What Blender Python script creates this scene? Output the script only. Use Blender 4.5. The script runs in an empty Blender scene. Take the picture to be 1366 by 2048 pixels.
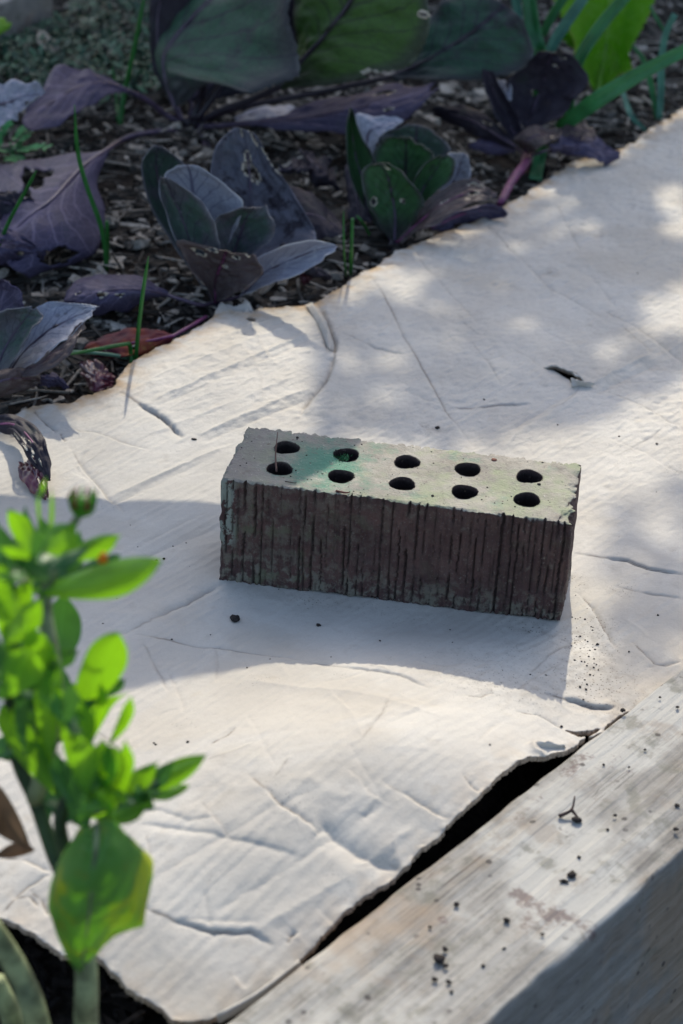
import bpy, bmesh, math, random
import numpy as np
from mathutils import Matrix, Vector
rng = np.random.default_rng(7); random.seed(7)
SC = bpy.context.scene; COL = SC.collection
MM = 0.001
# ------------------------------------------------------------------ camera
CAM = np.array([257.998, -1108.559, 721.836]); YAW, PIT, ROLL, FPX = -0.15846, 0.52899, 0.046, 4000.0
_fw = np.array([math.sin(YAW)*math.cos(PIT), math.cos(YAW)*math.cos(PIT), -math.sin(PIT)])
_r = np.array([math.cos(YAW), -math.sin(YAW), 0]); _u = np.cross(_r, _fw)
_r2 = math.cos(ROLL)*_r+math.sin(ROLL)*_u; _u2 = -math.sin(ROLL)*_r+math.cos(ROLL)*_u
cd = bpy.data.cameras.new('camera'); cam = bpy.data.objects.new('camera', cd); COL.objects.link(cam); SC.camera = cam
cam.matrix_world = Matrix(((_r2[0], _u2[0], -_fw[0], CAM[0]*MM), (_r2[1], _u2[1], -_fw[1], CAM[1]*MM), (_r2[2], _u2[2], -_fw[2], CAM[2]*MM), (0, 0, 0, 1)))
cd.sensor_fit = 'HORIZONTAL'; cd.sensor_width = 14.9; cd.lens = FPX/1366*14.9; cd.clip_start = .02; cd.clip_end = 60
cd.dof.use_dof = True; cd.dof.focus_distance = 1.35; cd.dof.aperture_fstop = 5.0; cd.dof.aperture_blades = 7
# ------------------------------------------------------------------ light
SUN_EL = math.radians(37.0); SUN_D = np.array([-0.095, 1.0]); SUN_D /= np.linalg.norm(SUN_D)   # towards the sun, on the ground
TANE = math.tan(SUN_EL)
w = bpy.data.worlds.new('World'); SC.world = w; w.use_nodes = True
nt = w.node_tree; bg = nt.nodes['Background']; sky = nt.nodes.new('ShaderNodeTexSky')
sky.sky_type = 'NISHITA'; sky.sun_disc = False; sky.sun_elevation = SUN_EL; sky.sun_rotation = math.atan2(SUN_D[0], SUN_D[1])
sky.air_density = 1.0; sky.dust_density = 2.5; sky.ozone_density = 1.0
nt.links.new(sky.outputs[0], bg.inputs[0]); bg.inputs[1].default_value = 0.145
sd = bpy.data.lights.new('sun', 'SUN'); sd.energy = 2.15; sd.angle = math.radians(.45); sd.color = (1, .925, .76)
so = bpy.data.objects.new('sun', sd); COL.objects.link(so)
so.rotation_euler = Vector((SUN_D[0]*math.cos(SUN_EL), SUN_D[1]*math.cos(SUN_EL), math.sin(SUN_EL))).to_track_quat('Z', 'Y').to_euler()
so.location = (0, 2, 3)
vs = SC.view_settings; vs.view_transform = 'Standard'; vs.look = 'None'; vs.gamma = 1; vs.use_curve_mapping = False; vs.exposure = 0.80
SC.cycles.max_bounces = 8
# ------------------------------------------------------------------ helpers
def back(px, py, z=0.):
    d = _fw+_r2*(px-683)/FPX-_u2*(py-1024)/FPX
    return CAM+d*((z-CAM[2])/d[2])
def atY(px, py, Y):
    d = _fw+_r2*(px-683)/FPX-_u2*(py-1024)/FPX
    return CAM+d*((Y-CAM[1])/d[1])
def proj(P):
    d = np.asarray(P, float)-CAM; z = d@_fw
    return 683+FPX*(d@_r2)/z, 1024-FPX*(d@_u2)/z
def pt(p):                                # (px,py,Y) or (px,py,'z',z)
    return back(p[0], p[1], p[3]) if len(p) == 4 else atY(*p)
def hsh(i, j, s):
    n = (i.astype(np.int64)*374761393+j.astype(np.int64)*668265263+s*1442695041) & 0xffffffff
    n = ((n ^ (n >> 13))*1274126177) & 0xffffffff
    return ((n ^ (n >> 16)) & 0xffff)/65535.
def vn(x, y, s=0):
    x = np.asarray(x, float); y = np.asarray(y, float)
    i = np.floor(x); j = np.floor(y); fx = x-i; fy = y-j; fx = fx*fx*(3-2*fx); fy = fy*fy*(3-2*fy)
    a = hsh(i, j, s); b = hsh(i+1, j, s); c = hsh(i, j+1, s); d = hsh(i+1, j+1, s)
    return (a+(b-a)*fx+(c-a)*fy+(a-b-c+d)*fx*fy)*2-1
def fbm(x, y, s=0, o=4):
    t = 0; a = 1
    for k in range(o): t = t+a*vn(x*2**k+k*7.3, y*2**k+k*3.1, s+k); a *= .5
    return t
def spline(P, n):
    P = np.array(P, float)
    if len(P) == 2: t = np.linspace(0, 1, n)[:, None]; return P[0]*(1-t)+P[1]*t
    Q = np.vstack([2*P[0]-P[1], P, 2*P[-1]-P[-2]]); out = []
    for t in np.linspace(0, len(P)-1, n):
        k = min(int(t), len(P)-2); f = t-k; a, b, c, d = Q[k:k+4]
        out.append(.5*((2*b)+(c-a)*f+(2*a-5*b+4*c-d)*f*f+(3*b-a-3*c+d)*f**3))
    return np.array(out)
def tag(o, label=None, cat=None, group=None, kind=None):
    for k, v in (('label', label), ('category', cat), ('group', group), ('kind', kind)):
        if v: o[k] = v
    return o
def empty(name, loc_mm):
    o = bpy.data.objects.new(name, None); COL.objects.link(o); o.location = [c*MM for c in loc_mm]; o.empty_display_size = .02; return o
def origin_of(p):
    v = Vector((0, 0, 0))
    while p is not None: v += p.location; p = p.parent
    return np.array(v)/MM
def mk(name, V, F, mats, parent=None, smooth=True, midx=None, uv=None, base=None, attr=None):
    """link one mesh; V in mm, world coordinates"""
    V = np.asarray(V, float)
    if parent is None:
        org = np.array([V[:, 0].mean(), V[:, 1].mean(), V[:, 2].min()]) if base is None else np.array(base, float)
    else: org = origin_of(parent)
    me = bpy.data.meshes.new(name)
    A = (V-org)*MM
    if isinstance(F, np.ndarray):
        k = F.shape[1]; me.vertices.add(len(A)); me.vertices.foreach_set('co', A.ravel())
        me.loops.add(F.size); me.loops.foreach_set('vertex_index', F.ravel().astype(np.int32))
        me.polygons.add(len(F)); me.polygons.foreach_set('loop_start', np.arange(0, F.size, k, dtype=np.int32))
        me.polygons.foreach_set('loop_total', np.full(len(F), k, dtype=np.int32)); me.update(calc_edges=True)
    else: me.from_pydata([tuple(a) for a in A], [], F)
    for m in (mats if isinstance(mats, (list, tuple)) else [mats]): me.materials.append(m)
    if smooth: me.polygons.foreach_set('use_smooth', np.ones(len(me.polygons), bool))
    if midx is not None: me.polygons.foreach_set('material_index', np.asarray(midx, np.int32))
    if uv is not None:
        l = me.uv_layers.new(name='UVMap'); li = np.zeros(len(me.loops), np.int32); me.loops.foreach_get('vertex_index', li)
        l.data.foreach_set('uv', np.asarray(uv, float)[li].ravel())
    if attr is not None:
        for an, av in attr.items():
            a_ = me.attributes.new(an, 'FLOAT', 'POINT'); a_.data.foreach_set('value', np.asarray(av, np.float32))
    me.validate(); me.update()
    o = bpy.data.objects.new(name, me); COL.objects.link(o)
    if parent is None: o.location = org*MM
    else: o.parent = parent
    return o
def tube(P, R, n=8, cap=True, squash=1.):
    P = np.array(P, float); R = np.broadcast_to(np.asarray(R, float), (len(P),)); V = []; F = []
    T = np.gradient(P, axis=0); T /= np.linalg.norm(T, axis=1)[:, None]+1e-9
    a = np.cross(T[0], [0, 0, 1.]); 
    if np.linalg.norm(a) < .1: a = np.cross(T[0], [1., 0, 0])
    for i in range(len(P)):
        a = a-T[i]*(a@T[i]); a /= np.linalg.norm(a); b = np.cross(T[i], a)
        for k in range(n):
            q = 2*math.pi*k/n; V.append(P[i]+R[i]*(math.cos(q)*a+math.sin(q)*b*squash))
    for i in range(len(P)-1):
        for k in range(n): F.append((i*n+k, i*n+(k+1) % n, (i+1)*n+(k+1) % n, (i+1)*n+k))
    if cap: F.append(tuple(range(n))[::-1]); F.append(tuple((len(P)-1)*n+k for k in range(n)))
    return V, F
# ------------------------------------------------------------------ material helper
class NT:
    def __init__(s, name):
        s.m = bpy.data.materials.new(name); s.m.use_nodes = True; s.t = s.m.node_tree; s.b = s.t.nodes['Principled BSDF']; s.out = s.t.nodes['Material Output']
    def n(s, t, **k):
        x = s.t.nodes.new(t)
        for a, v in k.items(): setattr(x, a, v)
        return x
    def l(s, a, b): s.t.links.new(a, b)
    def put(s, sock, v):
        if isinstance(v, (int, float)): sock.default_value = v
        elif isinstance(v, tuple): sock.default_value = v+(1,) if len(v) == 3 and len(sock.default_value) == 4 else v
        else: s.l(v, sock)
    def math(s, op, a, b=0., c=0.):
        x = s.n('ShaderNodeMath', operation=op); s.put(x.inputs[0], a); s.put(x.inputs[1], b); s.put(x.inputs[2], c); return x.outputs[0]
    def mix(s, f, a, b, mode='MIX'):
        x = s.n('ShaderNodeMix', data_type='RGBA', blend_type=mode); s.put(x.inputs[0], f); s.put(x.inputs[6], a); s.put(x.inputs[7], b); return x.outputs[2]
    def coord(s, kind='Object', scale=(1, 1, 1), rot=(0, 0, 0), loc=(0, 0, 0)):
        t = s.n('ShaderNodeTexCoord'); mp = s.n('ShaderNodeMapping'); s.l(t.outputs[kind], mp.inputs[0])
        mp.inputs['Scale'].default_value = scale; mp.inputs['Rotation'].default_value = rot; mp.inputs['Location'].default_value = loc
        if rot != (0, 0, 0) and scale != (1, 1, 1):
            mp.inputs['Scale'].default_value = (1, 1, 1); m2 = s.n('ShaderNodeMapping'); s.l(mp.outputs[0], m2.inputs[0]); m2.inputs['Scale'].default_value = scale; return m2.outputs[0]
        return mp.outputs[0]
    def noise(s, vec, scale, detail=4, rough=.55, dist=0., col=False):
        x = s.n('ShaderNodeTexNoise'); s.l(vec, x.inputs['Vector']); x.inputs['Scale'].default_value = scale; x.inputs['Detail'].default_value = detail
        x.inputs['Roughness'].default_value = rough; x.inputs['Distortion'].default_value = dist; return x.outputs[1 if col else 0]
    def step(s, v, a, b, lo=0., hi=1.):
        x = s.n('ShaderNodeMapRange', interpolation_type='SMOOTHSTEP'); s.put(x.inputs[0], v); x.inputs[1].default_value = a; x.inputs[2].default_value = b
        x.inputs[3].default_value = lo; x.inputs[4].default_value = hi; return x.outputs[0]
    def vor(s, vec, scale, feat='F1', rnd=1.):
        x = s.n('ShaderNodeTexVoronoi', feature=feat); s.l(vec, x.inputs['Vector']); x.inputs['Scale'].default_value = scale; x.inputs['Randomness'].default_value = rnd; return x
    def dist(s, vec, p):
        x = s.n('ShaderNodeVectorMath', operation='DISTANCE'); s.l(vec, x.inputs[0]); x.inputs[1].default_value = p; return x.outputs['Value']
    def bump(s, h, strength=.5, d=.001, prev=None):
        x = s.n('ShaderNodeBump'); s.put(x.inputs['Height'], h); x.inputs['Strength'].default_value = strength; x.inputs['Distance'].default_value = d
        if prev is not None: s.l(prev, x.inputs['Normal'])
        return x.outputs[0]
    def fin(s, color, rough=.8, normal=None, spec=.3, trans=None, tcol=None):
        s.put(s.b.inputs['Base Color'], color); s.put(s.b.inputs['Roughness'], rough); s.b.inputs['Specular IOR Level'].default_value = spec
        if normal is not None: s.l(normal, s.b.inputs['Normal'])
        if trans:
            tr = s.n('ShaderNodeBsdfTranslucent'); s.put(tr.inputs[0], tcol if tcol is not None else color)
            if normal is not None: s.l(normal, tr.inputs['Normal'])
            mx = s.n('ShaderNodeMixShader'); mx.inputs[0].default_value = trans; s.l(s.b.outputs[0], mx.inputs[1]); s.l(tr.outputs[0], mx.inputs[2]); s.l(mx.outputs[0], s.out.inputs[0])
        return s.m
def simple(name, c, rough=.8, var=.25, scale=200, trans=None, spec=.3, tcol=None, bump=.3):
    s = NT(name); v = s.coord(); n = s.noise(v, scale)
    col = s.mix(s.step(n, .3, .7), tuple(x*(1-var) for x in c), tuple(x*(1+var) for x in c))
    return s.fin(col, rough, s.bump(n, bump, .0008), spec, trans, tcol)
# card
def card_material():
    s = NT('cardboard'); v = s.coord()
    n1 = s.noise(v, 14, 5); n2 = s.noise(v, 900, 3, .6); n3 = s.noise(v, 55, 5, .6)
    c = s.mix(s.step(n1, .35, .68), (.49, .455, .40), (.57, .535, .475))
    c = s.mix(s.step(n3, .56, .8, 0, .45), c, (.36, .31, .245)); c = s.mix(s.step(s.noise(v, 5, 5, .6, .6), .52, .60, 0, .28), c, (.40, .345, .27))
    a = s.n('ShaderNodeAttribute', attribute_name='edge'); ed = s.math('MULTIPLY', a.outputs['Fac'], s.step(s.noise(v, 60, 4), .35, .62))
    c = s.mix(ed, c, (.40, .26, .13))
    d = s.n('ShaderNodeAttribute', attribute_name='dirt')
    sp = s.vor(v, 420); spk = s.step(sp.outputs['Distance'], .16, .24, 1, 0)
    gate = s.step(s.noise(v, 22, 3), .60, .70); 
    spk = s.math('MULTIPLY', spk, s.math('ADD', s.math('MULTIPLY', gate, .35), d.outputs['Fac']))
    smear = s.math('MULTIPLY', d.outputs['Fac'], s.step(s.noise(v, 130, 6, .7), .42, .7, 0, .7))
    c = s.mix(smear, c, (.20, .165, .13)); c = s.mix(spk, c, (.05, .04, .035))
    c = s.mix(s.step(n2, .3, .7, .12, 0), c, (.30, .26, .22)); c = s.mix(s.step(s.noise(v, 210, 4, .7), .5, .75, 0, .14), c, (.33, .28, .23))
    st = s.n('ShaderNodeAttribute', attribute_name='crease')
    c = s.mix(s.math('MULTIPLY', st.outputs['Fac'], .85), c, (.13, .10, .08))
    b = s.bump(n2, .35, .0004); b = s.bump(s.noise(v, 240, 4, .6), .35, .0006, b)
    rc = s.coord(rot=(0, 0, -math.atan2(.868, .497)))
    wv = s.n('ShaderNodeTexWave', bands_direction='Y'); s.l(rc, wv.inputs['Vector']); wv.inputs['Scale'].default_value = 50; wv.inputs['Distortion'].default_value = .6; wv.inputs['Detail'].default_value = 2
    b = s.bump(wv.outputs[0], .2, .0005, b)
    rc2 = s.coord(rot=(0, 0, -math.atan2(.868, .497)), scale=(1, 1.7, 1)); wf = s.noise(rc2, 125, 2, .5); yg = s.n('ShaderNodeSeparateXYZ'); s.l(v, yg.inputs[0]); b = s.bump(s.math('MULTIPLY', wf, s.step(yg.outputs[1], .06, .35, .25, 1.)), .75, .0022, b)
    return s.fin(c, .72, b, .25)
M_card = card_material()
M_cardedge = simple('torn_cardboard_core', (.34, .255, .18), .95, .35, 500, bump=.9)
def soil_material():
    s = NT('soil'); v = s.coord(); n = s.noise(v, 60, 6, .65); c = s.mix(s.step(n, .4, .7), (.018, .014, .011), (.06, .048, .038))
    return s.fin(c, .95, s.bump(n, .9, .006), .15)
M_soil = soil_material()
def chip_mat(name, c):
    s = NT(name); oi = s.n('ShaderNodeObjectInfo'); v = s.coord(); n = s.noise(v, 260, 4, .65)
    g = s.n('ShaderNodeNewGeometry'); r = s.math('ADD', g.outputs['Random Per Island'], s.math('MULTIPLY', oi.outputs['Random'], .6)); r = s.math('FRACT', r)
    cr = s.n('ShaderNodeValToRGB'); s.l(r, cr.inputs[0]); e = cr.color_ramp.elements
    e[0].color = tuple(x*.07 for x in c)+(1,); e[1].position = 1; e[1].color = tuple(min(1, x*1.35) for x in c)+(1,)
    k = e.new(.6); k.color = tuple(x*.22 for x in c)+(1,)
    col = s.mix(s.step(n, .35, .7, 0, .6), cr.outputs[0], (.035, .028, .024))
    return s.fin(col, .9, s.bump(n, .7, .001), .2)
M_chip = chip_mat('weathered_wood_chip', (.42, .38, .32))
def wood_material(name, light, dark, angle):
    s = NT(name); v = s.coord(rot=(0, 0, -angle)); v2 = s.coord(rot=(0, 0, -angle), scale=(.055, 1, 1))
    g = s.noise(v2, 330, 5, .65, .2); g2 = s.noise(v2, 75, 4, .6, .4); bl = s.noise(v, 9, 5, .6); bl2 = s.noise(v, 42, 5, .65)
    c = s.mix(s.step(g2, .3, .7), dark, light)
    c = s.mix(s.step(g, .50, .68, 0, .55), c, tuple(x*.4 for x in dark))
    v3 = s.coord(rot=(0, 0, -angle), scale=(.02, 1, 1)); ck = s.noise(v3, 150, 3, .5, .3); ck = s.step(s.math('ABSOLUTE', s.math('SUBTRACT', ck, .5)), .0, .012, 1, 0); ck = s.math('MULTIPLY', ck, s.step(s.noise(v, 12, 3), .42, .56)); c = s.mix(s.math('MULTIPLY', ck, .8), c, (.06, .05, .042))
    c = s.mix(s.step(s.noise(v, 170, 6, .75), .5, .68, 0, .5), c, (.13, .12, .10))
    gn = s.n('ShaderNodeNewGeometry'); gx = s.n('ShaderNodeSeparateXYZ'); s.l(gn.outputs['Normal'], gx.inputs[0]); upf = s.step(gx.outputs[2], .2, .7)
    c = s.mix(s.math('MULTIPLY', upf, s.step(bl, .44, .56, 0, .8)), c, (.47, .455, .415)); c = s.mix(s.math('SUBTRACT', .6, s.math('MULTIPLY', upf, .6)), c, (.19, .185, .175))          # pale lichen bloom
    c = s.mix(s.step(s.noise(v, 6.5, 5, .6), .50, .60, 0, .6), c, (.30, .215, .14)); c = s.mix(s.step(s.noise(v, 19, 6, .75), .60, .68, 0, .7), c, (.10, .055, .05))     # tan patches
    c = s.mix(s.step(bl2, .54, .68, 0, .65), c, (.15, .145, .115)); c = s.mix(s.step(s.noise(v, 24, 6, .7), .52, .66, 0, .45), c, (.24, .19, .145))
    vo = s.vor(v, 75); dots = s.math('MULTIPLY', s.step(vo.outputs['Distance'], .10, .17, 1, 0), s.step(bl2, .42, .55))
    c = s.mix(s.math('MULTIPLY', dots, .85), c, (.05, .042, .04))
    b = s.bump(ck, -.8, .002); b = s.bump(g, .8, .0016, b); b = s.bump(bl2, .3, .001, b); b = s.bump(s.noise(v, 500, 3), .4, .0005, b)
    return s.fin(c, .78, b, .3)
TDIR = np.array([.497, .868]); TANG = math.atan2(.868, .497)
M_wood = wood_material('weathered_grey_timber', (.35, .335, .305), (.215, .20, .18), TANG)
M_wood2 = wood_material('old_timber', (.30, .27, .23), (.16, .14, .12), .3)
def brick_material():
    s = NT('fired_clay'); v = s.coord(); 
    geo = s.n('ShaderNodeNewGeometry'); sp = s.n('ShaderNodeSeparateXYZ'); s.l(geo.outputs['Normal'], sp.inputs[0])
    n1 = s.noise(v, 28, 6, .65); n2 = s.noise(v, 130, 5, .65); n3 = s.noise(v, 600, 3, .6)
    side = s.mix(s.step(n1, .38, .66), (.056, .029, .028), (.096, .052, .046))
    xs = s.n('ShaderNodeSeparateXYZ'); s.l(v, xs.inputs[0]); X, Y, Z = xs.outputs
    # grey-green weathering on the left half of the sides and near the base
    lf = s.math('MULTIPLY', s.step(X, .0, .15, 1, .15), s.step(n2, .42, .62)); side = s.mix(s.math('MULTIPLY', lf, .65), side, (.135, .125, .098))
    bs = s.math('MULTIPLY', s.step(Z, .003, .03, 1, 0), s.step(n2, .45, .6)); side = s.mix(s.math('MULTIPLY', bs, .7), side, (.2, .19, .15))
    side = s.mix(s.step(n3, .60, .70, 0, .45), side, (.20, .175, .155)); side = s.mix(s.step(s.noise(v, 75, 6, .75), .56, .66, 0, .45), side, (.15, .135, .105)); side = s.mix(s.step(s.noise(v, 210, 5, .7), .56, .66, 0, .5), side, (.028, .018, .017))
    gr = s.math('MULTIPLY', s.step(s.noise(v, 60, 5), .55, .65), s.step(X, 0, .14, .55, .1)); side = s.mix(gr, side, (.09, .11, .06))
    # white-green flaking paint streak down the left corner
    fl = s.math('MULTIPLY', s.step(X, .006, .013, 1, 0), s.math('MULTIPLY', s.step(Z, .025, .034), s.step(n2, .44, .5))); side = s.mix(s.math('MULTIPLY', fl, .8), side, (.25, .29, .25))
    a = s.n('ShaderNodeAttribute', attribute_name='pit'); side = s.mix(s.math('MULTIPLY', a.outputs['Fac'], .75), side, (.022, .015, .014))
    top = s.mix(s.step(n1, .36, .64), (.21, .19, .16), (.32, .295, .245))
    top = s.mix(s.step(s.noise(v, 24, 6, .7), .42, .62, 0, .75), top, (.235, .275, .15)); top = s.mix(s.step(s.noise(v, 37, 6, .7), .55, .66, 0, .5), top, (.12, .22, .15)); top = s.mix(s.step(s.noise(v, 90, 5, .7), .52, .68, 0, .5), top, (.16, .135, .11))     # yellow-green bloom
    dg = s.dist(v, (.062, .036, .08)); dg = s.math('ADD', dg, s.math('MULTIPLY', s.math('SUBTRACT', s.noise(v, 55, 8, .8), .5), .11))
    top = s.mix(s.step(dg, .008, .042, .95, 0), top, (.045, .20, .13))     # algae stain
    top = s.mix(s.step(s.math('ADD', X, s.math('MULTIPLY', n1, .03)), .02, .09, .55, 0), top, (.17, .155, .145))
    top = s.mix(s.step(n2, .60, .70, 0, .55), top, (.15, .12, .10)); top = s.mix(s.step(n3, .64, .72, 0, .7), top, (.5, .48, .42))
    top = s.mix(s.step(s.noise(v, 330, 3), .66, .72, 0, .8), top, (.06, .035, .03))
    # rim of the top shows bare clay
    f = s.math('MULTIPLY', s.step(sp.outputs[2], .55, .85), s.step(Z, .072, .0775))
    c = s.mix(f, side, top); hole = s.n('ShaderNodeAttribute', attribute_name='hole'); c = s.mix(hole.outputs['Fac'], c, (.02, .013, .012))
    b = s.bump(n2, .6, .0018); b = s.bump(n3, .6, .0008, b); vz = s.coord(scale=(1, 1, .06)); b = s.bump(s.noise(vz, 520, 3, .6), .4, .0011, b)
    return s.fin(c, .68, b, .35)
M_brick = brick_material()
def cabbage(name, base, green, vein, gamt=.5, bloom=0., rough=.58, N=7., veinw=.13, trans=.12, mott=.0, tcol=None, spec=.22):
    s = NT(name); uv = s.n('ShaderNodeTexCoord').outputs['UV']; xy = s.n('ShaderNodeSeparateXYZ'); s.l(uv, xy.inputs[0]); U, V = xy.outputs[0], xy.outputs[1]
    ob = s.coord(); a = s.math('ABSOLUTE', s.math('SUBTRACT', s.math('MULTIPLY', V, 2.), 1.))
    dn = s.math('MULTIPLY', s.math('SUBTRACT', s.noise(uv, 5, 3), .5), .9)
    q = s.math('ADD', s.math('SUBTRACT', s.math('MULTIPLY', U, N), s.math('MULTIPLY', s.math('POWER', a, .75), N*.42)), dn)
    fr = s.math('ABSOLUTE', s.math('SUBTRACT', s.math('FRACT', q), .5)); wv = s.math('MULTIPLY', veinw, s.math('SUBTRACT', 1.15, a))
    ve = s.math('SUBTRACT', 1., s.math('DIVIDE', fr, wv)); ve = s.math('MAXIMUM', ve, 0.); 
    mid = s.step(a, .02, .09, 1, 0); ve = s.math('MAXIMUM', s.math('MULTIPLY', ve, .9), mid)
    vo = s.n('ShaderNodeTexVoronoi', feature='DISTANCE_TO_EDGE'); s.l(uv, vo.inputs['Vector']); vo.inputs['Scale'].default_value = 17
    net = s.step(vo.outputs['Distance'], .0, .07, .42, 0); ve2 = s.math('MAXIMUM', ve, net)
    n = s.noise(ob, 26, 5, .6); n2 = s.noise(ob, 160, 4, .6)
    rim = s.step(a, .72, .98); rimu = s.step(U, .86, 1.)
    gf = s.math('MULTIPLY', s.step(n, .62-gamt*.3, .78-gamt*.3, 0, gamt), s.math('SUBTRACT', 1., s.math('MAXIMUM', rim, rimu)))
    gf = s.math('MULTIPLY', gf, s.step(U, .08, .4))
    c = s.mix(gf, base, green); c = s.mix(s.math('MULTIPLY', ve2, .92), c, vein)
    if bloom: c = s.mix(s.step(s.noise(ob, 12, 4), .3, .7, bloom*.4, bloom), c, (.30, .31, .40))
    c = s.mix(s.step(n2, .62, .75, 0, .35+mott*.5), c, (.018, .014, .018))
    if mott: c = s.mix(s.step(s.noise(ob, 70, 5, .7), .52, .62, 0, mott), c, (.02, .015, .022))
    ed = s.math('MULTIPLY', s.step(a, .965, .995, 0, .8), s.step(s.noise(ob, 45, 3), .45, .6)); c = s.mix(ed, c, tuple(min(.5, x*2.2+.02) for x in base))
    c = s.mix(s.step(s.noise(ob, 38, 6, .7), .55, .75, 0, .35), c, tuple(x*.35 for x in base)); c = s.mix(s.step(n2, .30, .42, .35, 0), c, tuple(min(.6, x*1.9+.015) for x in base))
    b = s.bump(ve2, -.9, .003); b = s.bump(n, .5, .005, b); b = s.bump(s.noise(ob, 75, 4, .6), .5, .0028, b); b = s.bump(n2, .15, .0006, b)
    return s.fin(c, rough, b, spec, trans, tcol if tcol else c)
PUR = (.050, .040, .062)
MC = dict(
 dark=cabbage('cabbage_leaf_dark', (.030, .025, .036), (.028, .05, .036), (.022, .016, .026), .35),
 purple=cabbage('cabbage_leaf_purple', (.052, .040, .080), (.04, .05, .05), (.16, .13, .20), .25, .08),
 green=cabbage('cabbage_leaf_green', (.060, .068, .060), (.07, .17, .07), (.032, .016, .032), 1.25, .0, .55, trans=.28, tcol=(.05, .18, .03)),
 bigdark=cabbage('large_cabbage_leaf_dark', (.046, .050, .050), (.036, .095, .052), (.028, .018, .034), 1.0, .04),
 biggreen=cabbage('large_cabbage_leaf_green', (.065, .078, .052), (.085, .17, .04), (.030, .012, .028), 1.4, .0, .55, trans=.3, tcol=(.08, .22, .03)),
 slate=cabbage('cabbage_leaf_slate', (.105, .106, .114), (.042, .10, .056), (.035, .024, .038), .85, .10),
 bloom=cabbage('cabbage_leaf_waxy', (.38, .385, .43), (.15, .17, .20), (.07, .06, .11), .2, .4, .5),
 brown=cabbage('cabbage_leaf_brownish', (.095, .074, .070), (.065, .07, .055), (.055, .02, .035), .4, 0, .4),
 ragged=cabbage('cabbage_leaf_ragged', (.085, .086, .105), (.03, .055, .04), (.03, .025, .035), .3, .15, .5, mott=.85))
M_rim = simple('dried_leaf_rim', (.42, .38, .30), .7, .2)
M_stem = simple('purple_stalk', (.075, .05, .085), .4, .25, 120, spec=.5)
M_stemdark = simple('dark_stalk', (.03, .022, .034), .4, .25, 120, spec=.5)
M_mag = simple('magenta_stalk', (.16, .03, .10), .4, .3, 120, spec=.5)
def red_leaf():
    s = NT('red_yellow_dying_leaf'); v = s.coord(); n = s.noise(v, 34, 4, .6); r = s.n('ShaderNodeValToRGB'); s.l(n, r.inputs[0]); e = r.color_ramp.elements
    e[0].position = .36; e[0].color = (.05, .018, .03, 1); e[1].position = .72; e[1].color = (.32, .24, .05, 1); k = e.new(.5); k.color = (.13, .02, .028, 1); k = e.new(.6); k.color = (.26, .06, .03, 1)
    return s.fin(r.outputs[0], .6, s.bump(n, .4, .002), .2, .15)
M_red = red_leaf(); M_wine = simple('wine_red_leaf', (.085, .015, .028), .3, .5, 60, spec=.5)
M_chive = simple('chive_green', (.035, .17, .035), .35, .25, 60, .3, .5, (.05, .3, .03)); M_chivep = simple('pale_chive', (.16, .30, .20), .4, .2, 60, .2)
M_leek = simple('leek_green', (.05, .20, .08), .4, .3, 40, .35, .5, (.08, .36, .06)); M_leekb = simple('leek_bluegreen', (.10, .26, .19), .45, .25, 40, .25)
M_lett = cabbage('lettuce_green', (.20, .42, .03), (.13, .36, .03), (.30, .52, .10), .5, 0, .5, 9, .08, .45, tcol=(.22, .55, .02))
M_pars = simple('parsley_green', (.07, .34, .11), .5, .3, 90, .2)
def cover_mat():
    s = NT('ground_cover_green'); g = s.n('ShaderNodeNewGeometry'); r = s.n('ShaderNodeValToRGB'); s.l(g.outputs['Random Per Island'], r.inputs[0]); e = r.color_ramp.elements
    e[0].color = (.008, .03, .018, 1); e[1].color = (.09, .20, .11, 1); k = e.new(.55); k.color = (.02, .075, .04, 1); return s.fin(r.outputs[0], .5, None, .4, .12)
M_cover = cover_mat(); M_dead = simple('dead_pale_leaf', (.42, .38, .31), .8, .2)
def cal_mat(name, a, b, t, tc):
    s = NT(name); ob = s.coord(); uv = s.n('ShaderNodeTexCoord').outputs['UV']; xy = s.n('ShaderNodeSeparateXYZ'); s.l(uv, xy.inputs[0])
    n = s.noise(ob, 48, 5, .65); oi = s.n('ShaderNodeObjectInfo'); n = s.math('ADD', n, s.math('MULTIPLY', s.math('SUBTRACT', oi.outputs['Random'], .5), .35)); m_ = s.step(s.math('ABSOLUTE', s.math('SUBTRACT', xy.outputs[1], .5)), .01, .05, .5, 0)
    c = s.mix(s.step(n, .35, .65), a, b); c = s.mix(m_, c, tuple(min(1, x*1.5) for x in b))
    return s.fin(c, .42, s.bump(s.noise(ob, 300, 3), .3, .0008), .45, t, tc)
M_cal = cal_mat('calendula_leaf', (.035, .14, .03), (.085, .25, .035), .42, (.30, .66, .01))
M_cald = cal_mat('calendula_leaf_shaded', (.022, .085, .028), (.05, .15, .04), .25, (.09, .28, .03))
def yellowing():
    s = NT('yellowing_leaf'); v = s.coord(); n = s.noise(v, 32, 5, .6, .6); c = s.mix(s.step(n, .50, .60), (.11, .27, .07), (.55, .50, .04))
    c = s.mix(s.step(s.noise(v, 60, 4), .62, .7, 0, .5), c, (.30, .14, .03)); return s.fin(c, .5, s.bump(n, .3, .002), .35, .5, (.42, .70, .05))
M_yel = yellowing(); M_calstem = simple('pale_green_stem', (.19, .22, .11), .7, .5, 90); M_calstemd = simple('dark_green_stem', (.035, .06, .022), .6, .5, 80)
M_brown = simple('brown_dead_leaf', (.12, .07, .04), .7, .35, 50, .2); M_buds = simple('red_brown_sepal_tip', (.22, .05, .03), .6, .3)
M_orange = simple('orange_petal', (.75, .28, .02), .5, .2, 80, .3); M_crumb = simple('soil_crumb', (.028, .022, .02), .95, .5, 900); M_twig = simple('dry_twig', (.05, .03, .028), .8, .4, 400)
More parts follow.
